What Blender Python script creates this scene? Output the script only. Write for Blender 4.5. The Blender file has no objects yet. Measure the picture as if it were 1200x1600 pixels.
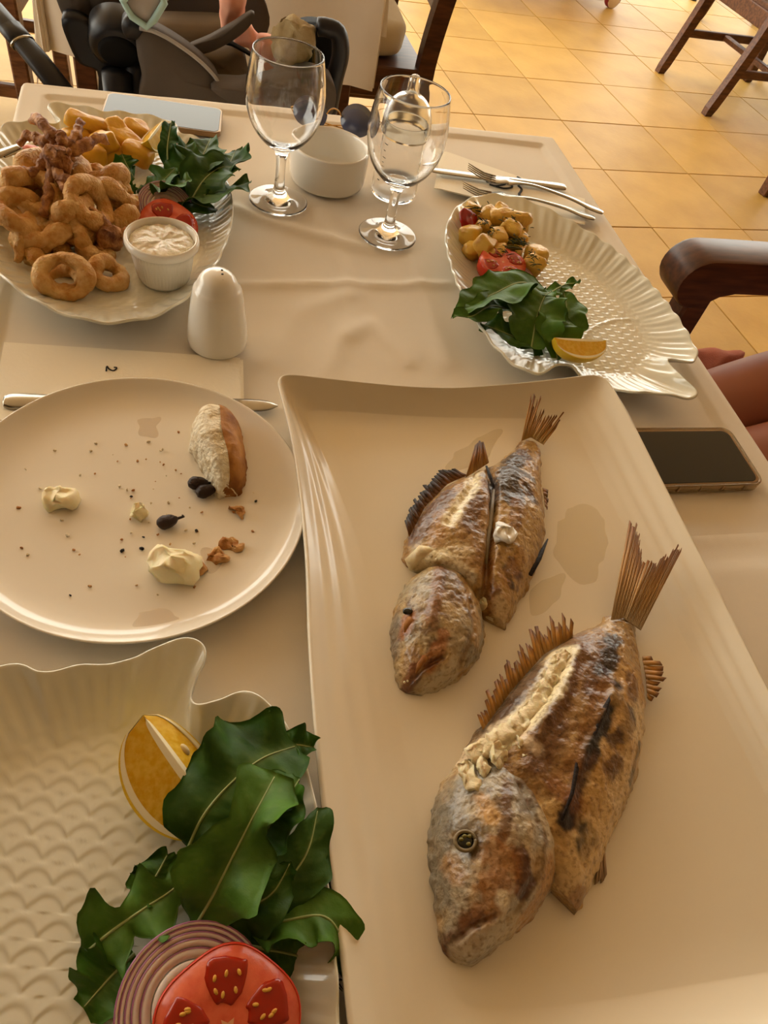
import bpy, math, random
import numpy as np
from mathutils import Vector, Matrix, noise
random.seed(7); rng = np.random.default_rng(7)
PI = math.pi
sc = bpy.context.scene
col = sc.collection

# ------------------------------------------------------------------ camera
FPX, PITCH, ROLL, YAW, EYE = 1134.72, 0.874122, 0.280991, -0.405509, 1.226415
T = 0.75                                     # table top height
def _rot(p, r, y):
    cy, sy = math.cos(y), math.sin(y)
    fw = np.array([-sy*math.cos(p), cy*math.cos(p), -math.sin(p)])
    ri = np.array([cy, sy, 0.]); up = np.cross(ri, fw)
    return ri*math.cos(r)+up*math.sin(r), -ri*math.sin(r)+up*math.cos(r), fw
CR, CU, CF = _rot(PITCH, ROLL, YAW)
CO = np.array([0., 0., EYE])
cam = bpy.data.cameras.new('camera'); camo = bpy.data.objects.new('camera', cam); col.objects.link(camo)
camo.matrix_world = Matrix(((CR[0], CU[0], -CF[0], CO[0]), (CR[1], CU[1], -CF[1], CO[1]), (CR[2], CU[2], -CF[2], CO[2]), (0, 0, 0, 1)))
cam.sensor_fit = 'VERTICAL'; cam.sensor_height = 24.0; cam.lens = FPX*24.0/1600.0
cam.clip_start = 0.01
sc.camera = camo
# ------------------------------------------------------------------ light: overcast daylight entering past the added ceiling and walls
w = bpy.data.worlds.new('sky'); sc.world = w; w.use_nodes = True
bg = w.node_tree.nodes['Background']; bg.inputs[0].default_value = (0.98, 0.945, 0.83, 1); bg.inputs[1].default_value = 3.2
sc.view_settings.view_transform = 'Standard'; sc.view_settings.look = 'None'
sc.view_settings.gamma = 1.0; sc.view_settings.use_curve_mapping = False
sc.view_settings.exposure = 0.78

# ------------------------------------------------------------------ helpers
def V(x, y, h=0.0):
    """point on the horizontal plane h above the table top, surveyed from the photograph"""
    return VZ(x, y, T+h)
def VZ(x, y, z):
    d = CF+(x-600)/FPX*CR+(800-y)/FPX*CU
    return CO+d*(z-CO[2])/d[2]
def VY(x, y, yy):
    d = CF+(x-600)/FPX*CR+(800-y)/FPX*CU
    return CO+d*yy/d[1]
def lin(c):
    if isinstance(c, str):
        c = [int(c[i:i+2], 16)/255 for i in (0, 2, 4)]
        c = [v/12.92 if v <= .04045 else ((v+.055)/1.055)**2.4 for v in c]
    return (*c[:3], 1.0)
def crom(pts, n, closed=False):
    P = np.array(pts, float); m = len(P)
    if closed: Q = np.r_[P[-1:], P, P[:2]]; seg = m
    else: Q = np.r_[2*P[:1]-P[1:2], P, 2*P[-1:]-P[-2:-1]]; seg = m-1
    ts = np.linspace(0, seg, n, endpoint=not closed); out = []
    for t in ts:
        i = min(int(t), seg-1); f = t-i
        a, b, c, d = Q[i], Q[i+1], Q[i+2], Q[i+3]
        out.append(.5*(2*b+(c-a)*f+(2*a-5*b+4*c-d)*f*f+(3*b-a-3*c+d)*f**3))
    return np.array(out)
def resample(P, n, closed=False):
    P = np.array(P, float); Q = np.r_[P, P[:1]] if closed else P
    d = np.r_[0, np.cumsum(np.linalg.norm(np.diff(Q, axis=0), axis=1))]
    t = np.linspace(0, d[-1], n, endpoint=not closed)
    return np.stack([np.interp(t, d, Q[:, k]) for k in range(Q.shape[1])], -1)
def blur(P, k, closed=True):
    P = np.array(P, float); g = np.exp(-.5*(np.arange(-3*k, 3*k+1)/k)**2); g /= g.sum(); n = len(P)
    idx = (np.arange(n)[:, None]+np.arange(-3*k, 3*k+1)[None])
    idx = idx % n if closed else np.clip(idx, 0, n-1)
    return (P[idx]*g.reshape((1, -1)+(1,)*(P.ndim-1))).sum(1)
def nz(P, f, seed=0):
    return np.array([noise.noise((p[0]*f+seed, p[1]*f-seed*.7, p[2]*f+seed*1.3)) for p in P])
def jit(v, amp, f, seed=0, oct=2):
    v = np.array(v, float); o = v.copy()
    for k in range(oct):
        fa = f*2**k; a = amp/2**k
        o += np.stack([nz(v, fa, seed+7.3), nz(v, fa, seed*2+31.7), nz(v, fa, 57.1-seed)], -1)*a*1.3
    return o
def sstep(a, b, x):
    t = np.clip((np.asarray(x, float)-a)/(b-a), 0, 1); return t*t*(3-2*t)
def grid_faces(nu, nv, wrapv=False, off=0):
    i, j = np.meshgrid(np.arange(nu-1), np.arange(nv if wrapv else nv-1), indexing='ij')
    i = i.ravel(); j = j.ravel(); j2 = (j+1) % nv
    return np.stack([off+i*nv+j, off+(i+1)*nv+j, off+(i+1)*nv+j2, off+i*nv+j2], -1).tolist()
def join(*vfs):
    V_, F_ = [], []; o = 0
    for v, f in vfs:
        V_.append(np.array(v, float)); F_ += [[a+o for a in q] for q in f]; o += len(v)
    return np.concatenate(V_), F_
def frame(path):
    P = np.array(path, float); t = np.gradient(P, axis=0); t /= np.linalg.norm(t, axis=1)[:, None]+1e-12
    n0 = np.array([0, 0, 1.]) if abs(t[0][2]) < .9 else np.array([1., 0, 0])
    N = []; n = n0-t[0]*(n0@t[0]); n /= np.linalg.norm(n)
    for k in range(len(P)):
        n = n-t[k]*(n@t[k]); n /= np.linalg.norm(n)+1e-12; N.append(n)
    N = np.array(N); return t, N, np.cross(t, N)
def tube(path, r, n=10, flat=1.0):
    P = np.array(path, float); m = len(P); r = np.broadcast_to(np.asarray(r, float), (m,))
    t, N, B = frame(P); a = np.arange(n)*2*PI/n
    v = P[:, None]+r[:, None, None]*(np.cos(a)[None, :, None]*N[:, None]*flat+np.sin(a)[None, :, None]*B[:, None])
    v = v.reshape(-1, 3); f = grid_faces(m, n, True)
    v = np.r_[v, P[:1]-t[:1]*r[0]*.3, P[-1:]+t[-1:]*r[-1]*.3]; a0, a1 = m*n, m*n+1
    for j in range(n):
        f.append([a0, j, (j+1) % n][::-1]); f.append([a1, (m-1)*n+j, (m-1)*n+(j+1) % n])
    return v, [q[::-1] for q in f]
def lathe(prof, n=64, c=(0, 0, 0), rmod=None):
    P = np.array(prof, float); a = np.arange(n)*2*PI/n; m = len(P)
    r = np.repeat(P[:, :1], n, 1); z = np.repeat(P[:, 1:2], n, 1)
    if rmod is not None: r = r+rmod(np.repeat(np.arange(m)[:, None], n, 1), a[None]+np.zeros((m, n)), r, z)
    v = np.stack([c[0]+r*np.cos(a), c[1]+r*np.sin(a), c[2]+z], -1).reshape(-1, 3)
    return v, grid_faces(m, n, True)
def superell(a, b, c, e=.5, n=20, m=12):
    u = np.linspace(-PI/2, PI/2, m); w_ = np.arange(n)*2*PI/n
    pw = lambda x, p: np.sign(x)*np.abs(x)**p
    U, W = np.meshgrid(u, w_, indexing='ij')
    v = np.stack([a*pw(np.cos(U), e)*pw(np.cos(W), e), b*pw(np.cos(U), e)*pw(np.sin(W), e), c*pw(np.sin(U), e)], -1).reshape(-1, 3)
    return v, [q[::-1] for q in grid_faces(m, n, True)]
def rm(rx=0, ry=0, rz=0):
    return np.array((Matrix.Rotation(rz, 3, 'Z') @ Matrix.Rotation(ry, 3, 'Y') @ Matrix.Rotation(rx, 3, 'X')))
def xf(vf, loc=(0, 0, 0), rx=0, ry=0, rz=0, s=1.0):
    v, f = vf; return (np.array(v)*s) @ rm(rx, ry, rz).T+np.array(loc), f
def box(x0, x1, y0, y1, z0, z1, b=.004):
    """bevelled box"""
    b = min(b, (x1-x0)*.45, (y1-y0)*.45, (z1-z0)*.45)
    xs, ys, zs = (x0, x1), (y0, y1), (z0, z1); v = []; idx = {}
    for i in (0, 1):
        for j in (0, 1):
            for k in (0, 1):
                sx, sy, sz = (1-2*i)*b, (1-2*j)*b, (1-2*k)*b
                for ax in range(3):
                    p = [xs[i]+sx, ys[j]+sy, zs[k]+sz]; p[ax] = (xs[i], ys[j], zs[k])[ax]
                    idx[i, j, k, ax] = len(v); v.append(p)
    f = []
    for s in (0, 1):
        q = [[idx[s, 0, 0, 0], idx[s, 0, 1, 0], idx[s, 1, 1, 0], idx[s, 1, 0, 0]], [idx[0, s, 0, 1], idx[1, s, 0, 1], idx[1, s, 1, 1], idx[0, s, 1, 1]], [idx[0, 0, s, 2], idx[0, 1, s, 2], idx[1, 1, s, 2], idx[1, 0, s, 2]]]
        f += q if s == 0 else [x[::-1] for x in q]
    for a in range(3):
        b1, c1 = (a+1) % 3, (a+2) % 3
        for j in (0, 1):
            for k in (0, 1):
                e = []
                for s in (0, 1):
                    key = [0, 0, 0]; key[a] = s; key[b1] = j; key[c1] = k; e.append(key)
                q = [idx[(*e[0], b1)], idx[(*e[1], b1)], idx[(*e[1], c1)], idx[(*e[0], c1)]]
                f.append(q)
    for i in (0, 1):
        for j in (0, 1):
            for k in (0, 1): f.append([idx[i, j, k, 0], idx[i, j, k, 1], idx[i, j, k, 2]])
    return np.array(v, float), f
def extrude(poly, z0, z1):
    """closed polygon Nx2 -> prism"""
    P = np.array(poly, float); n = len(P)
    v = np.r_[np.c_[P, np.full(n, z0)], np.c_[P, np.full(n, z1)]]
    f = [list(range(n))[::-1], list(range(n, 2*n))]+[[i, (i+1) % n, n+(i+1) % n, n+i] for i in range(n)]
    return v, f
ORG = {}
def mesh(name, vf, m, org=(0, 0, 0), smooth=True, vcol=None, fix=True):
    v, f = vf; v = np.array(v, float)-np.array(org)
    me = bpy.data.meshes.new(name); me.from_pydata(v.tolist(), [], f); me.validate()
    if fix:
        import bmesh
        bm = bmesh.new(); bm.from_mesh(me); bmesh.ops.recalc_face_normals(bm, faces=bm.faces); bm.to_mesh(me); bm.free()
    if smooth: me.polygons.foreach_set('use_smooth', [True]*len(me.polygons))
    if vcol is not None and len(me.vertices) == len(v):
        at = me.color_attributes.new('Col', 'FLOAT_COLOR', 'POINT')
        c = np.c_[np.clip(np.array(vcol)[:, :3], 0, 1), np.ones(len(v))]; at.data.foreach_set('color', c.ravel())
    if m is not None: me.materials.append(m)
    return me
def prop(o, label=None, cat=None, group=None, kind=None):
    if label: o['label'] = label
    if cat: o['category'] = cat
    if group: o['group'] = group
    if kind: o['kind'] = kind
    return o
def solo(name, vf, m, label=None, cat=None, group=None, kind=None, org=None, smooth=True, vcol=None, fix=True, sharp=None):
    v = np.array(vf[0])
    if org is None: org = np.array([(v[:, 0].min()+v[:, 0].max())/2, (v[:, 1].min()+v[:, 1].max())/2, v[:, 2].min()])
    me = mesh(name, vf, m, org, smooth, vcol, fix)
    if sharp: me.set_sharp_from_angle(angle=sharp)
    o = bpy.data.objects.new(name, me); o.location = org; col.objects.link(o); ORG[o.name] = np.array(org, float)
    return prop(o, label, cat, group, kind)
def thing(name, label, cat, loc, group=None):
    o = bpy.data.objects.new(name, None); o.location = loc; o.empty_display_size = .02; col.objects.link(o)
    ORG[o.name] = np.array(loc, float); return prop(o, label, cat, group)
def part(name, vf, m, parent, label=None, smooth=True, vcol=None, kind=None, fix=True, sharp=None):
    org = ORG[parent.name]; me = mesh(name, vf, m, org, smooth, vcol, fix)
    if sharp: me.set_sharp_from_angle(angle=sharp)
    o = bpy.data.objects.new(name, me); col.objects.link(o); o.parent = parent; ORG[o.name] = org
    return prop(o, label, None, None, kind)
# ------------------------------------------------------------------ materials
MATS = {}
def M(name, c, rough=.5, spec=.5, metal=0, trans=0, ior=1.45, bump=None, var=None, vcol=False, sss=0, coat=0, transl=0, voro=None, alpha=1, stretch=None, sssr=.004):
    m = bpy.data.materials.new(name); m.use_nodes = True; nt = m.node_tree; N = nt.nodes; L = nt.links
    b = N['Principled BSDF']; b.inputs['Roughness'].default_value = rough; b.inputs['Metallic'].default_value = metal
    b.inputs['Specular IOR Level'].default_value = spec; b.inputs['IOR'].default_value = ior
    b.inputs['Transmission Weight'].default_value = trans; b.inputs['Alpha'].default_value = alpha
    b.inputs['Coat Weight'].default_value = coat; b.inputs['Coat Roughness'].default_value = .05
    b.inputs['Base Color'].default_value = lin(c)
    if sss:
        b.inputs['Subsurface Weight'].default_value = sss; b.inputs['Subsurface Radius'].default_value = (1, .5, .3); b.inputs['Subsurface Scale'].default_value = sssr
    tc = N.new('ShaderNodeTexCoord'); co = tc.outputs['Object']
    if stretch:
        mp = N.new('ShaderNodeMapping'); mp.inputs['Scale'].default_value = stretch; L.new(co, mp.inputs[0]); co = mp.outputs[0]
    src = None
    if vcol:
        a = N.new('ShaderNodeAttribute'); a.attribute_name = 'Col'; src = a.outputs['Color']
    if var:
        n = N.new('ShaderNodeTexNoise'); n.inputs['Scale'].default_value = var[0]; n.inputs['Detail'].default_value = 6; L.new(co, n.inputs['Vector'])
        r = N.new('ShaderNodeMapRange'); r.inputs[1].default_value = var[2]; r.inputs[2].default_value = var[3]; L.new(n.outputs[0], r.inputs[0])
        x = N.new('ShaderNodeMix'); x.data_type = 'RGBA'; L.new(r.outputs[0], x.inputs[0])
        if src is not None:
            x.blend_type = 'MULTIPLY'; L.new(src, x.inputs[6]); x.inputs[7].default_value = lin(var[1])
        else: x.inputs[6].default_value = lin(c); x.inputs[7].default_value = lin(var[1])
        src = x.outputs[2]
    if src is not None: L.new(src, b.inputs['Base Color'])
    last = None
    for bp, kind in ((bump, 'n'), (voro, 'v')):
        if not bp: continue
        t = N.new('ShaderNodeTexNoise' if kind == 'n' else 'ShaderNodeTexVoronoi'); t.inputs['Scale'].default_value = bp[0]; L.new(co, t.inputs['Vector'])
        if kind == 'n': t.inputs['Detail'].default_value = 5
        k = N.new('ShaderNodeBump'); k.inputs['Strength'].default_value = bp[1]; k.inputs['Distance'].default_value = bp[2]
        L.new(t.outputs[0], k.inputs['Height'])
        if last is not None: L.new(last, k.inputs['Normal'])
        last = k.outputs[0]
    if last is not None: L.new(last, b.inputs['Normal'])
    if transl:
        tr = N.new('ShaderNodeBsdfTranslucent'); mx = N.new('ShaderNodeMixShader'); mx.inputs[0].default_value = transl
        if src is not None: L.new(src, tr.inputs[0])
        else: tr.inputs[0].default_value = lin(c)
        L.new(b.outputs[0], mx.inputs[1]); L.new(tr.outputs[0], mx.inputs[2]); L.new(mx.outputs[0], N['Material Output'].inputs[0])
    MATS[name] = m; return m
m_cloth = M('white_tablecloth', 'e6dccb', .9, .2, bump=(1800, .25, .0004), var=(9, 'dfd4c2', .35, .7))
m_plate = M('cream_porcelain', 'ebe2d2', .12, .5, coat=.3)
m_fishplate = M('ivory_porcelain', 'dfdccb', .13, .5, coat=.3)
m_platter = M('cream_stoneware', 'e8dcc4', .22, .5, coat=.1)
m_white = M('white_porcelain', 'efeadf', .15, .5, coat=.2)
m_glass = M('clear_glass', (1, 1, 1), 0, .5, trans=1, ior=1.45)
m_silic = M('clear_silicone', (.96, .97, .95), .12, .5, trans=1, ior=1.2)
m_plastic = M('clear_plastic', (.97, .97, .97), .06, .5, trans=1, ior=1.12)
m_steel = M('stainless_steel', 'a09a8e', .2, .5, metal=1)
m_nap = M('paper_napkin', 'f7efdc', .95, .1, bump=(300, .25, .001))
m_ink = M('black_ink', '15120f', .7)
m_screen = M('black_phone_screen', '0b0a09', .06, .5)
m_scrgrey = M('reflection_grey_screen', '55554a', .1, .25)  # grey base colour stands in for the pale reflection on the screen
m_phone = M('gold_phone_frame', '8d7558', .3, .5, metal=.8)
m_case = M('clear_amber_case', 'e0cba8', .12, .5, trans=.75, ior=1.2)
m_wood = M('dark_wood', '5a3520', .38, .4, var=(14, '3a1e10', .35, .65), stretch=(1, 6, 6))
m_wood2 = M('brown_wood', '6d4528', .42, .4, var=(14, '4a2a16', .35, .65), stretch=(1, 6, 6))
m_cush = M('beige_cushion_fabric', 'cfc0a0', .9, .2, bump=(600, .3, .001))
m_black = M('black_plastic', '17161a', .42, .4)
m_blackfab = M('black_webbing', '100f0f', .8, .2)
m_iron = M('black_cast_iron', '1a1a1c', .45, .5)
m_greyfab = M('taupe_grey_fabric', '5b5148', .85, .25, bump=(500, .2, .001), var=(6, '4b433c', .35, .65))
m_greyfab2 = M('olive_grey_fabric', '6b5d4a', .9, .2, bump=(500, .2, .001), var=(6, '57493a', .35, .65))
m_aqua = M('aqua_plastic', 'a9c9c4', .4)
m_padgrey = M('pale_grey_fabric', 'a7a099', .85)
m_pink = M('pink_fabric', 'd79d84', .9, .2, var=(25, 'c98470', .35, .65))
m_hat = M('beige_knit', 'a99773', .95, .1, bump=(500, .5, .002), var=(30, '8d7a58', .35, .65))
m_skin = M('skin', '9c6450', .5, .4, sss=.15, sssr=.01)
m_rust = M('rust_fabric', 'a35a3c', .9, .2, var=(20, '8c4830', .35, .65), bump=(400, .4, .002))
m_hair = M('dark_hair', '2a1c14', .6)
m_leaf = M('arugula_leaf', '2f5420', .5, .3, vcol=True, var=(60, 'c8d0a0', .4, .75), bump=(160, .3, .002), transl=.22)
m_rib = M('leaf_midrib', '9aa86a', .5)
m_lemrind = M('lemon_rind', 'e0bc2c', .4, .5, bump=(700, .35, .001))
m_lempith = M('lemon_pith', 'efe3bd', .7)
m_lemflesh = M('lemon_flesh', 'd6a41e', .18, .5, sss=.3, sssr=.003, var=(240, 'e6bc44', .4, .65), bump=(300, .3, .0008), stretch=(1, 1, .3))
m_seed = M('lemon_seed', 'd6bf8c', .5)
m_onion = M('red_onion_flesh', 'dccdc4', .3, .5, sss=.3, sssr=.002)
m_onskin = M('red_onion_skin', '9c5f80', .35, .5)
m_tomskin = M('tomato_skin', 'c2351f', .15, .5)
m_tom = M('tomato_flesh', 'e06a48', .22, .5, sss=.25, sssr=.004, var=(120, 'cc4a2e', .4, .7), bump=(250, .2, .001))
m_tomcore = M('tomato_core', 'e8a878', .25, .5)
m_tompulp = M('tomato_pulp', 'a3240e', .12, .5, sss=.2, sssr=.003)
m_tomseed = M('tomato_seed', 'd8a03c', .3)
m_calam = M('fried_batter', 'c98a34', .5, .35, vcol=True, var=(140, 'e2bc88', .35, .8), bump=(380, .9, .003), sss=.1)
m_squid = M('fried_squid', '9a5a3c', .5, .4, vcol=True, var=(150, 'a07860', .35, .7), bump=(420, .7, .003))
m_fry = M('fried_potato', 'd9a52c', .4, .4, sss=.2, sssr=.004, var=(45, 'b97818', .45, .75), bump=(200, .3, .002))
m_potato = M('roast_potato', 'e3b850', .35, .45, sss=.15, sssr=.004, var=(70, 'bb7a22', .48, .75), bump=(260, .4, .002))
m_redpep = M('red_pepper', 'a31a12', .2, .5)
m_grpep = M('green_pepper', '6f6a1c', .25, .5, var=(60, '4c4a10', .4, .6))
m_dill = M('dill', '2e3a16', .7)
m_sauce = M('tartar_sauce', 'e6dcc6', .25, .5, bump=(140, .6, .004), sss=.2)
m_butter = M('butter', 'f6eabf', .4, .4, sss=.3, sssr=.004, bump=(200, .3, .002))
m_pit = M('olive_pit', '2d1b12', .45, .4, bump=(400, .6, .001), stretch=(1, 1, 4))
m_crumb = M('bread_crumb', 'f3e8cf', .9, .1, bump=(260, .9, .004), var=(180, 'dcc8a2', .45, .62))
m_crust = M('bread_crust', 'b8803e', .6, .3, var=(60, '84501e', .4, .65), bump=(200, .4, .002))
m_crumbs = M('toast_crumbs', 'b07438', .7, bump=(300, .6, .002), var=(150, 'd0a468', .4, .65))
m_oil = M('oil_stain', 'dcc48a', .05, .5, alpha=.2)
m_stain = M('sauce_smear', 'c09858', .4, .5, alpha=.2)
m_fish = M('grilled_fish_skin', 'a07a4c', .32, .5, vcol=True, var=(300, 'a89478', .5, .75), bump=(170, .6, .003), voro=(420, .28, .001), coat=.3)
m_fin = M('grilled_fin', '9a6a30', .5, .4, vcol=True, bump=(500, .3, .001))
m_flesh = M('fish_flesh', 'eadbb4', .4, .4, sss=.3, sssr=.004, bump=(300, .6, .002), var=(120, 'd8c294', .4, .7))
m_eye = M('fish_eye', '15160e', .1, .6)
m_eyeg = M('fish_eye_gold', '6e6224', .2, .6)
m_eyerim = M('fish_eye_rim', '7d6c4c', .4, bump=(300, .4, .001))
m_lens = M('blue_grey_lens', '3e4868', .05, .6, alpha=.85)
m_gold = M('gold_wire', 'b58a4a', .25, .5, metal=1)
m_wheel = M('cream_wheel', 'd8c09a', .5)
m_redr = M('red_rubber', '7a1c1c', .6)
m_darkmetal = M('dark_trolley_body', '2a241e', .5)
m_ceil = M('plaster', 'd8ccb8', .9)
m_wall = M('shade_wall_brown', '7a6850', .9)  # dark brown for the two added light-blocking walls

# floor tile material
def tile_mat():
    m = M('yellow_floor_tile', 'cda454', .5, .3, var=(5, 'bd9448', .35, .7), bump=(60, .12, .004))
    nt = m.node_tree; N = nt.nodes; L = nt.links
    oi = N.new('ShaderNodeObjectInfo'); hv = N.new('ShaderNodeHueSaturation'); r = N.new('ShaderNodeMapRange')
    r.inputs[3].default_value = .9; r.inputs[4].default_value = 1.08; L.new(oi.outputs['Random'], r.inputs[0]); L.new(r.outputs[0], hv.inputs['Value'])
    b = N['Principled BSDF']; s = b.inputs['Base Color'].links[0].from_socket; L.new(s, hv.inputs['Color']); L.new(hv.outputs[0], b.inputs['Base Color'])
    return m
m_tile = tile_mat()
m_grout = M('tile_grout', '8a6a3c', .6, .3)
def tile_lines(m):
    nt = m.node_tree; N = nt.nodes; L = nt.links; tc = N.new('ShaderNodeTexCoord'); mp = N.new('ShaderNodeMapping'); mp.vector_type = 'TEXTURE'
    mp.inputs['Location'].default_value = (1.2498-1.5, 2.1789-4.0, 0); mp.inputs['Rotation'].default_value = (0, 0, .0816); L.new(tc.outputs['Object'], mp.inputs[0])
    br = N.new('ShaderNodeTexBrick'); br.offset = 0; br.inputs['Scale'].default_value = 1; br.inputs['Brick Width'].default_value = .4144; br.inputs['Row Height'].default_value = .4144; br.inputs['Mortar Size'].default_value = .003
    br.inputs['Color1'].default_value = lin('cda454'); br.inputs['Color2'].default_value = lin('bd9448'); br.inputs['Mortar'].default_value = lin('8a6a3c'); L.new(mp.outputs[0], br.inputs[0]); L.new(br.outputs[0], N['Principled BSDF'].inputs['Base Color'])
tile_lines(m_grout)

# ------------------------------------------------------------------ setting: floor; unseen ceiling and walls added to shape the light
floor = solo('floor', box(-6, 9, -4, 12, -.06, -.004, .001), m_grout, 'yellow square floor tiles with brown joints', kind='structure', smooth=False)
TY, TS, TO = 0.0816, 0.4144, np.array([1.2498, 2.1789])
tme = None; cand = []
for i in range(-6, 18):
    for j in range(-9, 12):
        a, b_ = (j+.5)*TS, (i+.5)*TS
        c = TO+np.array([a*math.cos(TY)-b_*math.sin(TY), a*math.sin(TY)+b_*math.cos(TY)])
        d = np.array([c[0], c[1], 0])-CO; zc = d@CF
        if zc < .1: continue
        px, py = 600+FPX*(d@CR)/zc, 800-FPX*(d@CU)/zc
        off = max(-px, px-1200, 0)+max(-py, py-1600, 0)
        if c[1] > .2: cand.append((off+.001*abs(c[1]), c))
cand.sort(key=lambda q: q[0])
for o_, c in cand[:290]:
    if tme is None: tme = mesh('tile', box(-TS/2+.002, TS/2-.002, -TS/2+.002, TS/2-.002, -.004, .004, .0015), m_tile, smooth=False)
    t = bpy.data.objects.new('tile', tme); col.objects.link(t); t.parent = floor; fl = ORG[floor.name]
    t.location = (c[0]-fl[0], c[1]-fl[1], -fl[2]-.004+.001*random.random()); t.rotation_euler.z = TY
solo('ceiling', box(-5, 6, -4, 5.6, 3.0, 3.1), m_ceil, 'unseen plaster ceiling added to hold back sky light', kind='structure', smooth=False)  # added overhead, out of view, so the floor is not overlit
solo('shade_wall_right', box(6, 6.1, -4, 3.6, 0, 3.0), m_ceil, 'unseen plaster wall added to darken the right side', kind='structure', smooth=False)  # added out of view to block sky light from the right
solo('shade_wall_left', box(-1.5, -1.4, -1.6, .7, 0, 3.0), m_wall, 'unseen brown wall end added to shade the near left plate', kind='structure', smooth=False)  # added out of view; its shade falls on the near left plate
solo('shade_wall_back', box(-5, 6, -1.7, -1.6, 0, 3.0), m_wall, 'unseen brown wall added to cut light from behind the camera', kind='structure', smooth=False)  # unseen blocker set close and dark to reduce fill light
# ------------------------------------------------------------------ tables and cloths
def table(label, x0, x1, y0, y1, ztop, legm=None):
    t = thing('dining_table', label, 'table', ((x0+x1)/2, (y0+y1)/2, 0), 'restaurant tables')
    part('tabletop', box(x0+.012, x1-.012, y0+.012, y1-.012, ztop-.035, ztop-.006), m_wood, t, smooth=False)
    for x in (x0+.07, x1-.07):
        for y in (y0+.07, y1-.07): part('leg', box(x-.025, x+.025, y-.025, y+.025, 0, ztop-.034), m_wood, t, smooth=False)
    return t
def cloth(label, x0, x1, y0, y1, z, drops, res=.006, creases=(), amp=.0012, seed=0, lip=.003, flare=.1, group='white tablecloths', calm=None, lap=None):
    """drops = overhang at x0,x1,y0,y1 (0 = flat end)"""
    def axis(a0, a1, d0, d1):
        inner = np.linspace(a0, a1, int((a1-a0)/res)); lo = a0-np.r_[np.linspace(d0, .02, max(2, int(d0/.018))), .015, .01, .006, .003] if d0 else []
        hi = a1+np.r_[.003, .006, .01, .015, np.linspace(.02, d1, max(2, int(d1/.018)))] if d1 else []
        return np.r_[lo, inner, hi]
    X, Y = np.meshgrid(axis(x0, x1, drops[0], drops[1]), axis(y0, y1, drops[2], drops[3]), indexing='ij'); sh = X.shape
    cx, cy = np.clip(X, x0, x1), np.clip(Y, y0, y1); ex, ey = X-cx, Y-cy
    e = np.hypot(ex, ey); e = np.maximum(np.abs(ex), np.abs(ey)); rr = .009
    ang = np.minimum(e/rr, PI/2); out = rr*np.sin(ang); dz = -rr*(1-np.cos(ang))-np.maximum(e-rr*PI/2, 0)
    nx_, ny_ = ex/(np.hypot(ex, ey)+1e-9), ey/(np.hypot(ex, ey)+1e-9)
    hang = np.maximum(e-.02, 0)
    along = np.where(np.abs(ex) > np.abs(ey), Y, X)
    fold = (np.sin(along*27+seed)+.6*np.sin(along*53+2*seed))*.5
    out = out+hang*(flare+.07*fold)
    P = np.stack([cx+nx_*out, cy+ny_*out, z+dz], -1).reshape(-1, 3)
    top = (e.ravel() < 1e-6)
    h = np.zeros(len(P)); q = P[top]
    h[top] = amp*(nz(q*[1, 1, 0], 5, seed)+.5*nz(q*[1, 1, 0], 11, seed+3))
    if calm: h[top] *= sstep(calm[0], calm[1], q[:, 1])
    if lip:
        d = np.full(len(q), 9.)
        for k, (v_, s_) in enumerate(((x0, 1), (x1, -1), (y0, 1), (y1, -1))):
            if drops[k]: d = np.minimum(d, (q[:, k//2]-v_)*s_)
        h[top] += lip*np.where(d < .022, 1., 1-sstep(.022, .028, d))
        h[~top] += lip
    for pl, wd, ht in creases:
        W_ = resample([V(*p)[:2] for p in pl], 40); dd = np.min(np.linalg.norm(q[:, None, :2]-W_[None], axis=2), axis=1)
        h[top] += ht*np.exp(-(dd/wd)**2)
    P[:, 2] += h
    if lap: P[:, 2] -= lap[2]*sstep(lap[0], lap[1], P[:, 1])
    ob = solo('tablecloth', (P, grid_faces(*sh)), m_cloth, label, 'tablecloth', group, fix=True)
    return ob
TX0, TX1, TYN, TYF = -0.195, 0.577, 0.323, 1.112
table('dark wooden table under the cloth set with the calamari plate and wine glasses', TX0, TX1, TYN, TYF, T)
table('dark wooden table under the cloth set with the long fish platter', TX0, TX1, -.47, TYN-.004, T)
cloth('white tablecloth under the wine glasses and the calamari plate', TX0, TX1, TYN-.02, TYF, T-.004, (.3, .3, 0, .3), res=.0055, lip=.0035, seed=1.0, amp=.0022, calm=(.328, .37),
      creases=[([(360, 440), (480, 437), (600, 441), (700, 440)], .006, .0034), ([(365, 320), (430, 345), (520, 372), (580, 384)], .010, .0042), ([(500, 590), (540, 520), (580, 500), (640, 560)], .011, .0030),
               ([(560, 130), (590, 300)], .01, .0), ([(500, 330), (540, 420), (545, 520)], .011, .0026), ([(640, 390), (700, 560)], .013, .0026), ([(415, 560), (470, 480), (560, 450)], .013, .0022)])
cloth('white tablecloth under the long platter, its far edge lapping over the other cloth', TX0-.002, TX1+.002, -.47, TYN+.004, T-.0008, (.3, .3, .3, 0), res=.006, lip=.0035, seed=1.0, amp=.0008, calm=(.30, .27), lap=(.285, .302, .0022), creases=[([(430, 850), (800, 848), (1300, 838)], .003, .0018)])

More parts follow.
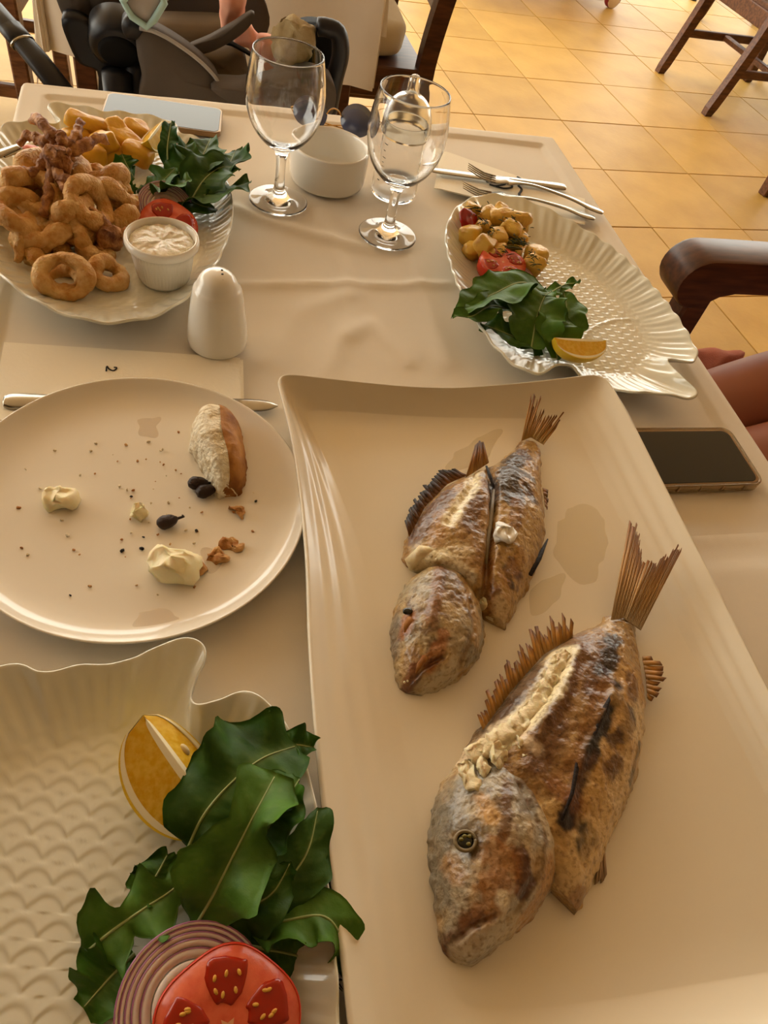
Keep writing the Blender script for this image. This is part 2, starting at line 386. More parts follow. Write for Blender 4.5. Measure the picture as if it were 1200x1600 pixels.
# ------------------------------------------------------------------ dishes
def dish(outer, inner, zo, zi, zb, nr, nf, prof, relief=None, lipw=.0016, foot=.9, flatc=None):
    """porcelain dish as a closed solid; returns verts, faces. outer/inner Nx2 (same count), zo N"""
    n = len(outer); R_ = []
    for s in np.linspace(0, 1, nr):
        xy = outer*(1-s)+inner*s; z = zi+(zo-zi)*prof(s)
        R_.append((xy, z, s, 0))
    c = inner.mean(0) if flatc is None else flatc
    for k in range(1, nf+1):
        g = k/nf*.985; R_.append((inner*(1-g)+c*g, np.full(n, zi), 1.0, g))
    top = []
    for xy, z, s, g in R_:
        z = np.array(z, float)+(relief(xy, s, g) if relief else 0); top.append(np.c_[xy, z])
    # outward normal
    t = np.roll(outer, -1, 0)-np.roll(outer, 1, 0); nr_ = np.c_[t[:, 1], -t[:, 0]]; nr_ /= np.linalg.norm(nr_, axis=1)[:, None]+1e-9
    if ((outer-c)*nr_).sum() < 0: nr_ = -nr_
    z0 = top[0][:, 2]
    bot = [np.c_[outer+nr_*lipw*.8, z0-lipw*.6], np.c_[outer+nr_*lipw, z0-lipw*1.6], np.c_[outer+nr_*lipw*.3, z0-lipw*2.2], np.c_[outer*.85+inner*.15, zi+(z0-zi)*prof(.15)-.003],
           np.c_[outer*.55+inner*.45, zi+(z0-zi)*prof(.45)-.0035], np.c_[outer*.1+inner*.9, np.maximum(zi-.003, zb+.003)+0*z0],
           np.c_[inner*foot+c*(1-foot), np.full(n, zb)], np.c_[inner*.3+c*.7, np.full(n, zb)]]
    rings = top[::-1]+bot; v = np.concatenate(rings); f = grid_faces(len(rings), n, True)
    f.append(list(range(n))); f.append(list(range((len(rings)-1)*n, len(rings)*n))[::-1])
    return v, f
# --- long platter
def side(pts, n): return resample(crom(pts, 80), n+1)[:-1]
po = np.concatenate([side([(.077, .503), (.084, .414), (.082, .315), (.075, .235), (.071, .167), (.069, .102), (.069, .05), (.068, .016), (.066, -.045)], 110),
                     side([(.066, -.045), (.24, -.037), (.41, -.045)], 50),
                     side([(.41, -.045), (.411, .06), (.411, .164), (.415, .296), (.415, .442), (.41, .508)], 110),
                     side([(.41, .508), (.33, .497), (.231, .490), (.15, .494), (.077, .503)], 60)])
pi_ = np.concatenate([side([(.099, .484), (.117, .405), (.128, .329), (.131, .264), (.132, .201), (.132, .147), (.131, .095), (.13, .05), (.129, .012)], 110),
                      side([(.129, .012), (.2, .004), (.283, 0), (.378, -.004)], 50),
                      side([(.378, -.004), (.383, .097), (.382, .139), (.378, .208), (.374, .288), (.370, .366), (.368, .47)], 110),
                      side([(.368, .47), (.233, .472), (.099, .484)], 60)])
po = blur(po, 2); pi_ = blur(pi_, 3)
npl = len(po); ti = np.arange(npl)
cornd = np.min([np.minimum(abs(ti-k), npl-abs(ti-k)) for k in (0, 110, 160, 270)], axis=0)
zo = T+.028+.006*np.exp(-(cornd/22.)**2)
leftw = np.where(ti < 110, np.sin(PI*np.clip(ti/110., 0, 1))**.35, 0)+np.where((ti >= 160) & (ti < 270), np.sin(PI*np.clip((ti-160)/110., 0, 1))**.35, 0)
def prel(xy, s, g):
    if s >= 1 or s <= 0: return 0
    return leftw*.0007*np.sin(s*PI*7)*np.sin(PI*min(1, s*1.2))*(s < .83)
PF = T+.0075                                  # platter floor
solo('serving_platter', dish(po, pi_, zo, PF, T+.0005, 40, 10, lambda s: (1-s)**1.25*(1-.12*math.sin(PI*s)), prel, lipw=.002), m_platter,
     'long rectangular cream platter with upswept corners holding two grilled fish', 'platter', fix=True)
# --- fish-shaped plates
def fplate(px, extra_world, label, h=.03, ax=0., pq=(.0095, .0125), amp=.0008, gill=1, org=None, infl=.74, tail=None):
    W_ = [V(*p, h)[:2] if len(p) == 2 else V(p[0], p[1], p[2])[:2] for p in px]
    if extra_world: W_ = W_+[np.array(p, float) for p in extra_world]
    hs = [h if len(p) == 2 else p[2] for p in px]+[h]*(len(extra_world) if extra_world else 0)
    n = 440; o3 = resample(crom(np.c_[np.array(W_), hs], 600, True), n, True); o3 = blur(o3, 1); out = o3[:, :2]
    sm = blur(out, 26); c = sm.mean(0); inn = c+(sm-c)*infl
    ang = np.arctan2(out[:, 1]-c[1], out[:, 0]-c[0])
    zz = T+blur(o3[:, 2], 4)+.0012*np.sin(ang*34)
    ca, sa = math.cos(ax), math.sin(ax); zi = T+.008
    def rel(xy, s, g):
        d = xy-c; a = d[:, 0]*ca+d[:, 1]*sa; b = -d[:, 0]*sa+d[:, 1]*ca
        p, q = pq; r = np.floor(a/p); du = np.mod(b/q+.5*np.mod(r, 2), 1)-.5
        arc = .55*(1-(2*du)**2); wv = np.mod(a/p, 1)-arc
        hgt = np.mod(wv, 1); z = amp*(1-hgt)*sstep(0, .3, hgt)
        fade = 1.0 if s >= 1 else max(0, (s-.35)/.65)
        z = z*fade*(1-sstep(.0, .01, a-.12))
        # gill arc and rim flutes
        z += gill*.0010*np.exp(-((np.hypot(a-.15, b)-.1)/.0022)**2)*fade
        if s < .98: z = z+.0010*np.sin(ang*88)*(1-s)*min(1, s*5)
        return z
    return solo('fish_plate', dish(out, inn, zz, zi, T+.0005, 40, 90, lambda s: (1-s)**1.5, rel, lipw=.0014), m_fishplate, label, 'plate', 'fish-shaped scaled plates'), c
RPX = [(764, 303), (820, 311), (890, 343), (960, 388), (1012, 437), (1058, 493), (1086, 541), (1089, 555), (1078, 565), (1044, 560, .026), (1048, 569, .026), (1068, 591), (1090, 614), (1068, 620), (1016, 610), (995, 613, .026), (960, 606, .018), (925, 597, .016), (906, 586, .017), (890, 567, .022), (869, 570, .026), (841, 581), (806, 569), (767, 530), (732, 476), (708, 420), (697, 367), (708, 332), (729, 313)]
plateR, cR = fplate(RPX, None, 'ivory fish-shaped plate with embossed scales holding roast potatoes and salad', ax=-.95)
LPX = [(0, 200), (12, 192), (30, 189), (44, 187), (60, 186), (78, 190), (96, 192, .026), (86, 178), (75, 165), (90, 160), (130, 165), (160, 172), (200, 175), (245, 182), (272, 192), (280, 205), (300, 211), (325, 226), (345, 258), (362, 310), (358, 360), (330, 420), (270, 478), (200, 500), (130, 497), (60, 470), (0, 425)]
plateL, cL = fplate(LPX, [(-.192, .70), (-.208, .77), (-.213, .85)], 'ivory fish-shaped plate piled with fried calamari and salad', ax=2.15, infl=.85)
BPX = [(0, 1040), (35, 1040), (62, 1051), (120, 1041), (200, 1033), (240, 1012), (290, 998), (316, 1005), (318, 1030), (302, 1060), (296, 1090), (310, 1103), (340, 1095), (380, 1080), (420, 1100), (450, 1140), (472, 1185)]
plateB, cB = fplate(BPX, [(.0630, .13), (.0645, .08), (.0615, .02), (.045, -.05), (.01, -.1), (-.045, -.12), (-.1, -.1), (-.14, -.04), (-.165, .04), (-.172, .12), (-.16, .19), (-.145, .225)],
                    'ivory fish-shaped plate with only a lemon wedge and salad left', ax=1.35, pq=(.0125, .0195), amp=.0008, gill=0)
# --- round dinner plate
DC = np.array([-.0420, .380, T])
solo('dinner_plate', lathe([(0.0001, .0075), (.05, .0075), (.085, .008), (.1, .0080), (.110, .0090), (.118, .0110), (.1245, .0145), (.1290, .0184), (.1304, .0194), (.1314, .0190), (.1305, .0168), (.1265, .0124), (.119, .0083), (.105, .0060), (.094, .0055), (.080, .0014), (.078, .0002), (.074, .0002), (.072, .002), (.0001, .003)], 128, DC), m_plate,
     'round cream dinner plate littered with crumbs and a bread crust', 'plate')
# --- ramekin, bowl, shaker
rk = V(253, 376, .052)*1.0; rk = np.array([rk[0], rk[1], T+.010])
def ribs(i, a, r, z): return np.where((z > .006) & (z < .036) & (i < 8), .0006*np.sin(a*52), 0)
rt = thing('ramekin', 'small white ribbed ramekin of tartar sauce on the calamari plate', 'ramekin', rk)
part('bowl', lathe([(.0001, 0), (.024, 0), (.0255, .003), (.027, .01), (.0285, .02), (.030, .03), (.0312, .036), (.0335, .037), (.0355, .039), (.0362, .043), (.0355, .0465), (.034, .0475), (.0325, .0465), (.0315, .042), (.028, .02), (.024, .006), (.0001, .005)], 156, rk, ribs), m_white, rt)
sv, sf = lathe([(.0001, .043), (.008, .0432), (.016, .0435), (.023, .0435), (.029, .0425), (.032, .040)], 72, rk); sv = sv.copy(); sv[:, 2] += .0022*nz(sv, 130, 2)+.0015*nz(sv, 260, 4)
part('tartar_sauce', (sv, sf), m_sauce, rt)
bc = np.array([.184, .919, T])
def notch(i, a, r, z): return 0*r
bv, bf = lathe([(.0001, 0), (.044, 0), (.047, .002), (.0485, .006), (.0497, .02), (.050, .044), (.0496, .0465), (.048, .0475), (.0465, .0465), (.046, .04), (.045, .012), (.042, .0075), (.0001, .007)], 120, bc)
aa = np.arctan2(bv[:, 1]-bc[1], bv[:, 0]-bc[0]); up_ = sstep(.036, .044, bv[:, 2]-T)
for a0 in (-.25, PI-.25): bv[:, 2] -= .005*up_*np.exp(-((np.mod(aa-a0+PI, 2*PI)-PI)/.09)**2)
solo('ashtray_bowl', (bv, bf), m_white, 'low round white bowl with a notched rim between the wine glasses', 'bowl')
sk = np.array([.0285, .584, T])
st = thing('salt_shaker', 'white porcelain salt shaker with three holes by the folded napkin', 'shaker', sk)
part('body', lathe([(.0001, .003), (.022, .001), (.0265, .001), (.0285, .004), (.0288, .01), (.0275, .025), (.0252, .045), (.0232, .058), (.0222, .063), (.0205, .0655), (.0192, .067), (.018, .071), (.0155, .0755), (.0115, .079), (.006, .0808), (.0001, .0812)], 64, sk), m_white, st)
for k in (-1, 0, 1):
    p = sk+np.array([.004+.0*k, .006*k-.003, .0812-.002*(k == -1)-.0006])
    part('hole', xf(superell(.0013, .0013, .0009, 1, 10, 6), p), m_ink, st)
# --- wine glasses
gprof = [(.0001, .0012), (.02, .0012), (.034, .0006), (.0355, .0014), (.0352, .0026), (.03, .0036), (.02, .0058), (.012, .0095), (.0078, .0145), (.0062, .022), (.0056, .034), (.0058, .048), (.007, .058), (.0105, .0645), (.018, .070), (.0265, .0775), (.0345, .088), (.0405, .101), (.0437, .115), (.0442, .128), (.0428, .143), (.0402, .158), (.0383, .1675), (.0378, .1683), (.0371, .1675), (.039, .158), (.0415, .143), (.0428, .128), (.0423, .115), (.0391, .101), (.0330, .0885), (.0245, .0785), (.015, .073), (.0001, .0708)]
def glass(c, label):
    P = crom(gprof, 110); P[:, 0] = np.maximum(P[:, 0], .0001); P[:, 1] = np.maximum(P[:, 1], .0004)
    return solo('wine_glass', lathe(P, 72, c), m_glass, label, 'glass', 'stemmed wine glasses')
glass((.1150, .858, T), 'clear stemmed wine glass between the calamari plate and the low white bowl')
glass((.243, .797, T), 'clear stemmed wine glass standing in front of the baby bottle')
# --- baby bottle
bb = np.array([.270, .897, T])
bt = thing('baby_bottle', 'clear baby bottle with silicone teat behind the wine glass', 'bottle', bb)
part('body', lathe(crom([(.0001, .002), (.025, .001), (.029, .003), (.0298, .008), (.0295, .04), (.0292, .075), (.029, .092), (.0272, .093), (.0278, .075), (.0282, .04), (.0283, .01), (.026, .0055), (.0001, .0052)], 60).clip(.0001), 56, bb), m_plastic, bt)
part('teat', lathe(crom([(.0318, .078), (.0335, .082), (.0335, .088), (.032, .099), (.0275, .111), (.019, .1205), (.0105, .1255), (.0078, .130), (.0078, .137), (.0068, .143), (.0035, .1462), (.0004, .1468), (.0004, .145), (.005, .141), (.0055, .131), (.008, .124), (.0175, .119), (.026, .110), (.0305, .098), (.032, .088), (.0312, .080)], 80).clip(.0001), 56, bb), m_silic, bt)
for k in range(6):
    a = 3.55; z = .025+.009*k; L_ = .006 if k % 2 else .0035
    p = [bb+np.array([.0299*math.cos(a+d), .0299*math.sin(a+d), z]) for d in np.linspace(0, L_/.03, 5)]
    part('scale_mark', tube(p, .0005, 5), m_ink, bt)
# ------------------------------------------------------------------ grilled fish
def wpl(px, h): return np.array([VZ(x, y, PF+h)[:2] for x, y in px])
def dist_pl(q, W_):
    d = np.full(len(q), 9.)
    for a, b in zip(W_[:-1], W_[1:]):
        ab = b-a; t = np.clip(((q-a)@ab)/(ab@ab+1e-12), 0, 1); d = np.minimum(d, np.linalg.norm(q-(a+t[:, None]*ab), axis=1))
    return d
def body_loft(st, hs, nu, nv, base, hm=.012, p=2.6, bumps=(), seed=0, lump=.0025, ep=.55):
    Lw = crom([VZ(*a, base+hm)[:2] for a, b in st], nu); Rw = crom([VZ(*b, base+hm)[:2] for a, b in st], nu)
    H = crom([[h] for h in hs], nu)[:, 0].clip(.0005)
    v = np.sin(np.linspace(-PI/2, PI/2, nv))
    xy = Lw[:, None]*(1-(v[None, :, None]+1)/2)+Rw[:, None]*((v[None, :, None]+1)/2)
    z = base+H[:, None]*(1-np.abs(v[None])**p)**ep
    P = np.concatenate([xy, z[..., None]], -1).reshape(-1, 3); q = P[:, :2]; wgt = np.repeat((1-np.abs(v)**6)[None], nu, 0).ravel()
    P[:, 2] += wgt*(lump*nz(P, 55, seed)+.0010*nz(P, 150, seed+5)+.0005*nz(P, 380, seed+9))
    for W_, wd, ht in bumps: P[:, 2] += wgt*ht*np.exp(-(dist_pl(q, W_)/wd)**2)
    ew = np.repeat((np.abs(v)**8)[None], nu, 0).ravel()[:, None]; P = P+(jit(P, .0016, 130, seed, 2)-P)*ew*[1, 1, 0]
    P[:, 2] = np.maximum(P[:, 2], base-.0005)
    f = grid_faces(nu, nv)+[[i*nv, i*nv+nv-1, (i+1)*nv+nv-1, (i+1)*nv] for i in range(nu-1)]
    f += [list(range(nv)), list(range((nu-1)*nv, nu*nv))[::-1]]
    return P, f, np.repeat(np.linspace(0, 1, nu), nv), np.tile(v, nu)
def paint(P, tones, strokes, seed=0):
    """cooked colour of the skin: tones mixed by noise, grill char, torn flesh and painted crease shade as strokes"""
    a = nz(P, 38, seed)*.5+.5+.35*nz(P, 110, seed+3); c = np.zeros((len(P), 3)); t = [np.array(lin(x)[:3]) for x in tones]
    k = np.clip(a, 0, .999)*(len(t)-1); i = np.minimum(k.astype(int), len(t)-2); f = (k-i)[:, None]; T_ = np.array(t)
    c = T_[i]*(1-f)+T_[i+1]*f
    n1 = nz(P, 90, seed+11); n2 = nz(P, 260, seed+17)
    sp_ = .65*sstep(.12, .42, nz(P, 150, seed+23))*sstep(-.15, .3, nz(P, 28, seed+29)); c = c*(1-sp_[:, None])+np.array(lin('5e3614')[:3])*sp_[:, None]
    for px, wd, hx, st in strokes:
        W_ = wpl(px, .022); d = dist_pl(P[:, :2], W_)/(wd*.0006)
        m = st*(1-sstep(.55, 1.25, d+.45*n1+.3*n2)); c = c*(1-m[:, None])+np.array(lin(hx)[:3])*m[:, None]
    return c
CH, BR, RB, WH, SV, GD = '1c100a', '5a3214', '7a4418', 'e3d3ac', '8f8878', 'b57c30'
def fan(base, tips, root_h, tip_h, cols, seed=0, n=14, thick=.0009, rag=.12, baseZ=None):
    """ragged fin: rays from the base polyline to the tip polyline (pixels), solid"""
    b0 = PF if baseZ is None else baseZ
    B = resample([VZ(*p, b0+root_h) for p in base], n); E_ = resample([VZ(*p, b0+tip_h) for p in tips], n)
    out = []; cc = []
    r = random.Random(seed)
    for k in range(n-1):
        e = 1-rag*r.random(); e2 = e-rag*r.random()*.6
        gap = .12+.18*r.random()
        b1, b2 = B[k], B[k+1]; t1 = B[k]+(E_[k]-B[k])*e; t2 = B[k+1]+(E_[k+1]-B[k+1])*e2
        t2 = t2+(t1-t2)*gap
        m1, m2 = (b1+t1)/2, (b2+t2)/2; lift = np.array([0, 0, .0008*math.sin(k*2.1)])
        top = [b1, b2, m2+lift, t2, t1, m1+lift]; v = np.array(top+[p-np.array([0, 0, thick]) for p in top])
        f = [[0, 1, 2, 5], [5, 2, 3, 4], [6, 11, 8, 7], [11, 10, 9, 8], [0, 6, 7, 1], [1, 7, 8, 2], [2, 8, 9, 3], [3, 9, 10, 4], [4, 10, 11, 5], [5, 11, 6, 0]]
        out.append((v, f)); c0, c1, c2 = [np.array(lin(x)[:3]) for x in cols]; vv = .8+.35*r.random()
        seq = [c0, c0, c1, c2, c2, c1]; cc += [x*vv for x in seq]*2
    return join(*out), np.array(cc)
# --- near fish, whole
f2 = thing('grilled_fish', 'whole grilled sea bream with its head on, slit along the back', 'fish', (*VZ(860, 1220, PF)[:2], PF), 'grilled fish on the platter')
st2 = [((952, 955), (1000, 972)), ((938, 970), (1003, 1000)), ((900, 985), (1006, 1030)), ((868, 1005), (1011, 1070)), ((825, 1045), (1014, 1115)), ((785, 1092), (1008, 1170)), ((745, 1145), (995, 1228)), ((712, 1198), (970, 1288)), ((705, 1240), (946, 1345)), ((770, 1300), (928, 1390)), ((850, 1370), (908, 1424))]
slit2 = [(884, 1018), (868, 1050), (848, 1092), (815, 1130), (770, 1165), (735, 1185)]
char2 = [([(905, 1000), (850, 1040), (790, 1100), (735, 1170)], 24, '85705a', .8), ([(930, 1000), (890, 1080), (850, 1150), (830, 1215)], 36, '7d5426', .75), ([(995, 1050), (985, 1120), (960, 1200), (930, 1280)], 30, 'bd9150', .8), ([(1004, 1110), (988, 1180), (955, 1270), (925, 1370)], 17, 'dcc090', .8), ([(920, 1310), (900, 1380)], 20, 'd8b985', .8), ([(975, 985), (985, 1030)], 18, 'a8875a', .6), ([(955, 1080), (930, 1140), (905, 1195)], 11, CH, 1), ([(905, 1190), (880, 1280)], 12, '4a260e', .95), ([(885, 1262), (876, 1285)], 9, CH, .95), ([(950, 1020), (930, 1060), (915, 1090)], 16, BR, .85), ([(962, 995), (950, 1030), (935, 1060)], 12, '22140c', .9), ([(920, 1150), (900, 1180)], 9, CH, .9),
         ([(975, 1115), (978, 1135), (968, 1150)], 10, '3a1c0c', .9), ([(945, 1165), (960, 1160)], 9, '3a1c0c', .85), ([(960, 1195), (945, 1210)], 10, BR, .8), ([(912, 1300), (925, 1312), (908, 1325)], 9, CH, .95), ([(880, 1050), (850, 1150), (830, 1200)], 18, BR, .75),
         ([(910, 1010), (880, 1080)], 14, '6b4420', .7), ([(860, 1240), (890, 1260)], 13, RB, .7), ([(940, 1075), (900, 1160), (870, 1230)], 10, '8a5a28', .6), ([(985, 1060), (985, 1090)], 9, BR, .7), ([(930, 1240), (950, 1280), (930, 1340)], 18, 'd2ae72', .6), ([(800, 1090), (770, 1130)], 14, '4c3018', .7), ([(840, 1040), (810, 1075)], 9, '6a5038', .6), ([(1003, 1160), (990, 1220)], 4, CH, .8), ([(920, 1390), (905, 1415)], 9, RB, .6), ([(955, 1095), (990, 1180)], 12, 'c39a5c', .5),
         (slit2, 14, 'ecdcb2', 1), ([(800, 1140), (745, 1180), (705, 1225)], 16, 'dcc6a4', .95), ([(800, 1150), (830, 1180)], 8, 'e0c8a8', .7)]
P, f, uu, vv = body_loft(st2, [.009, .013, .019, .025, .031, .034, .034, .032, .029, .022, .011], 250, 120, PF, .011,
                         bumps=[(wpl(slit2, .03), .0045, -.0065), (wpl([(905, 1000), (885, 1060), (862, 1110), (830, 1160)], .03), .006, .0034), (wpl([(955, 1085), (905, 1190), (880, 1285)], .03), .003, .0022)], seed=2)
part('body', (P, f), m_fish, f2, vcol=paint(P, ['8a7456', 'a8854e', 'b58f54', 'c7a46c', '9c7440'], char2, 3))
sth = [((712, 1196), (792, 1176)), ((694, 1220), (832, 1212)), ((681, 1262), (862, 1265)), ((676, 1312), (876, 1320)), ((680, 1372), (872, 1375)), ((687, 1428), (842, 1426)), ((697, 1474), (795, 1468)), ((712, 1496), (762, 1496)), ((725, 1504), (745, 1505))]
chh = [([(727, 1312), (728, 1318)], 17, '5c4a30', .75), ([(705, 1478), (735, 1450), (768, 1435)], 3.5, '3c2414', .9), ([(812, 1222), (842, 1285), (840, 1365), (802, 1428)], 3.5, '7a5c34', .7), ([(690, 1290), (700, 1240)], 10, '7d7466', .6), ([(780, 1240), (778, 1290), (768, 1330)], 6, BR, .8), ([(800, 1350), (815, 1380), (808, 1400)], 10, '4a1f0a', .9), ([(770, 1350), (760, 1420), (740, 1440)], 18, 'a06428', .65), ([(735, 1440), (712, 1480)], 12, '6a3c1c', .75), ([(860, 1340), (850, 1400), (815, 1440)], 9, 'b9803c', .6), ([(840, 1280), (866, 1340)], 7, 'd9c49c', .6),  # first strokes paint shade into the eye recess, mouth and gill creases
       ([(720, 1230), (760, 1205)], 14, SV, .6), ([(690, 1270), (686, 1400)], 12, '7c7668', .7), ([(745, 1260), (755, 1285)], 9, 'c08a40', .6), ([(705, 1345), (712, 1370)], 9, 'b07a34', .6), ([(730, 1480), (800, 1440)], 12, 'c4b496', .6), ([(775, 1408), (778, 1416)], 7, 'e8dcc0', .8), ([(795, 1195), (815, 1205)], 9, RB, .7)]
P, f, uu, vv = body_loft(sth, [.020, .030, .037, .040, .038, .032, .023, .015, .007], 190, 110, PF, .013, p=2.2,
                         bumps=[(wpl([(705, 1476), (735, 1450), (765, 1436)], .02), .0018, -.0035), (wpl([(815, 1225), (842, 1290), (838, 1370), (800, 1430)], .035), .0025, -.0025), (wpl([(727, 1315), (727, 1316)], .036), .008, -.004)], seed=5, lump=.0018)
hd2 = part('head', (P, f), m_fish, f2, vcol=paint(P, ['857d70', '9a9080', 'ac9c80', 'b89c72', 'a47e4c'], chh, 8))
ey = VZ(727, 1314, PF+.0345)
part('eye', xf(superell(.0056, .0048, .0020, 1, 20, 10), ey-np.array([0, 0, .001]), rz=.4), m_eye, hd2)
part('eye_ring', tube([ey+np.array([.0062*math.cos(a), .0053*math.sin(a), .0]) for a in np.linspace(0, 2*PI, 28)], .0012, 6), m_eyerim, hd2)
part('eye_fleck', join(*[xf(superell(.0016, .0012, .0008, 1, 8, 6), ey+np.array([dx, dy, .0008])) for dx, dy in ((-.0025, .001), (.0012, -.002), (.003, .002), (.0, .0025))]), m_eyeg, hd2)  # yellow-green flecks in the eye
g, c = fan([(955, 968), (975, 965), (1002, 984)], [(985, 808), (998, 812), (1008, 868), (1022, 876), (1045, 862), (1058, 850), (1075, 842)], .012, .030, ['b09468', 'c69c66', '8a5a30'], 3, 34, .0012, .13)
part('tail_fin', g, m_fin, f2, vcol=c)
g, c = fan([(755, 1140), (800, 1078), (850, 1022), (895, 995)], [(742, 1105), (775, 1055), (815, 995), (835, 968), (882, 952), (900, 958)], .012, .018, ['a88048', 'c08a40', '6a3e18'], 5, 34, .001, .5)
part('dorsal_fin', g, m_fin, f2, vcol=c)
g, c = fan([(1004, 1025), (1010, 1060), (1012, 1090)], [(1022, 1025), (1045, 1045), (1046, 1055), (1022, 1100)], .012, .010, ['a8804a', 'b5803a', '6a4018'], 6, 10, .001, .3)
part('anal_fin', g, m_fin, f2, vcol=c)
g, c = fan([(936, 1340), (945, 1320)], [(930, 1385), (950, 1375)], .004, .002, ['c0a080', 'b89878', 'a08060'], 7, 5, .002, .2)
part('belly_flap', g, m_fin, f2, vcol=c)
fl, ff = tube(resample([VZ(*p, PF+.0262) for p in slit2], 60), np.interp(np.linspace(0, 1, 60), [0, .2, .5, .8, 1], [.003, .0062, .0058, .0078, .006]), 18, .45)
part('flesh', (jit(fl, .0020, 230, 2, 3), ff), m_flesh, f2)
for k, (p, sx) in enumerate([((782, 1178), .011), ((752, 1192), .009), ((733, 1210), .010), ((812, 1168), .008)]):
    v, f = superell(sx, sx*.55, .0022, .8, 20, 10); part('flesh_flake', (jit(xf((v, f), VZ(*p, PF+.0285), .35-.2*k, .3, .8+.5*k)[0], .0028, 170, k, 3), f), m_flesh, f2)
part('charred_fin', tube([VZ(*p, PF+.0345) for p in [(957, 1082), (944, 1110), (930, 1145), (903, 1190), (894, 1240), (878, 1282)]], [.0006, .002, .0012, .0016, .0013, .0008], 8, .4), M('charred_skin', '1d110a', .6, .3, bump=(400, .5, .002)), f2)
m_char = MATS['charred_skin']
# --- far fish body
f1 = thing('grilled_fish', 'smaller grilled fish body without its head, with a charred dorsal fin', 'fish', (*VZ(750, 830, PF)[:2], PF), 'grilled fish on the platter')
st1 = [((816, 682), (848, 692)), ((800, 700), (850, 712)), ((772, 722), (849, 750)), ((722, 742), (853, 785)), ((680, 768), (856, 818)), ((650, 806), (850, 856)), ((634, 846), (838, 892)), ((640, 876), (820, 928)), ((695, 900), (804, 958)), ((762, 958), (792, 974))]
gap1 = [(768, 722), (772, 770), (768, 830), (762, 890), (762, 930)]
slit1 = [(745, 738), (735, 765), (715, 795), (700, 820)]
char1 = [([(730, 750), (690, 790), (655, 850)], 26, 'a97f48', .7), ([(750, 760), (740, 820), (730, 870)], 18, '8d6230', .7), ([(812, 790), (812, 840), (800, 880)], 22, 'bf9c62', .75), ([(660, 850), (720, 870)], 16, 'c2a878', .7), ([(820, 690), (830, 705)], 9, '4a2810', .8), ([(805, 705), (792, 750), (800, 785)], 20, '2a170c', .92), ([(815, 735), (835, 745)], 9, CH, .8), ([(820, 760), (835, 780)], 9, '3a200e', .8), ([(700, 770), (670, 800), (655, 830)], 15, BR, .8), ([(740, 780), (730, 830)], 12, BR, .7), ([(690, 810), (680, 850)], 12, 'a5763c', .6),
         ([(800, 880), (810, 895)], 10, '5a2c10', .85), ([(790, 890), (800, 910)], 6, CH, .9), ([(805, 790), (800, 830)], 10, '7a4a20', .7), ([(836, 800), (826, 850)], 14, 'c6a468', .6), ([(770, 745), (768, 800)], 5, CH, .7), ([(765, 830), (762, 890)], 7, RB, .8), ([(760, 900), (775, 940)], 9, '7a4a1e', .7), ([(785, 940), (795, 960)], 10, 'd8c096', .7), ([(812, 870), (790, 905)], 10, 'b07c3c', .5), (slit1, 10, 'ecdcb2', 1), ([(655, 868), (690, 868)], 9, 'e2d0a4', .9), ([(700, 880), (735, 905)], 9, 'd0bd98', .7)]
P, f, uu, vv = body_loft(st1, [.008, .011, .017, .023, .027, .029, .029, .027, .022, .010], 230, 110, PF, .010,
                         bumps=[(wpl(gap1, .024), .0035, -.009), (wpl(slit1, .024), .0035, -.003), (wpl([(800, 740), (808, 800), (805, 860)], .02), .009, .003)], seed=12)
part('body', (P, f), m_fish, f1, vcol=paint(P, ['96723f', 'b08a50', 'b8945a', 'a07840', '865c2c'], char1, 13))
g, c = fan([(815, 688), (830, 682), (850, 694)], [(832, 606), (842, 612), (850, 625), (868, 645), (892, 640)], .010, .028, ['b08a48', 'ac7634', '6a4018'], 13, 20, .0012, .42)
part('tail_fin', g, m_fin, f1, vcol=c)
g, c = fan([(640, 838), (665, 790), (700, 755), (730, 742)], [(632, 812), (640, 790), (655, 760), (680, 735), (710, 730)], .012, .014, ['8a5c2c', '4a2a14', '140c08'], 14, 22, .001, .35)
part('dorsal_fin', g, m_fin, f1, vcol=c)
g, c = fan([(728, 745), (764, 722)], [(744, 690), (750, 684), (756, 690)], .018, .022, ['b08040', '9a6428', '4a2a10'], 15, 8, .0015, .1)
part('dorsal_flap', g, m_fin, f1, vcol=c)
g, c = fan([(848, 762), (852, 790)], [(858, 766), (856, 800)], .010, .009, ['9a7440', '8a5c2c', '4a2a14'], 16, 6, .001, .3)
part('anal_fin', g, m_fin, f1, vcol=c)
part('charred_fin', tube([VZ(*p, PF+h) for p, h in (((828, 898), .012), ((842, 872), .010), ((856, 842), .008))], [.0022, .0024, .0006], 7, .5), m_char, f1)
part('charred_strip', tube([VZ(*p, PF+.026) for p in [(760, 728), (766, 745), (772, 762)]], [.001, .0018, .001], 7, .6), m_char, f1)
part('fin_strip', tube([VZ(*p, PF+.024) for p in [(772, 765), (768, 800), (762, 845), (760, 880)]], [.001, .002, .002, .001], 7, .5), m_eyerim, f1)
v, f = tube([VZ(*p, PF+h) for p, h in (((690, 862), .020), ((660, 862), .017), ((640, 880), .008), ((640, 892), .003))], [.003, .006, .005, .001], 10); part('flesh', (jit(v, .0012, 150, 3), f), m_flesh, f1)
for k, p in enumerate([(715, 900), (738, 918), (752, 940), (775, 958), (700, 888)]):
    v, f = superell(.009, .006, .006, .8, 12, 8); part('flesh_flake', (jit(xf((v, f), VZ(*p, PF+.006), .3*k, .2, k)[0], .0025, 180, k), f), m_flesh, f1)
v, f = superell(.010, .008, .005, .9, 18, 12); solo('fish_flake', (jit(xf((v, f), VZ(787, 834, PF+.029), 0, .2, .8)[0], .0045, 120, 5), f), m_white, 'white curl of flesh lying on the smaller fish body', 'fish flake')
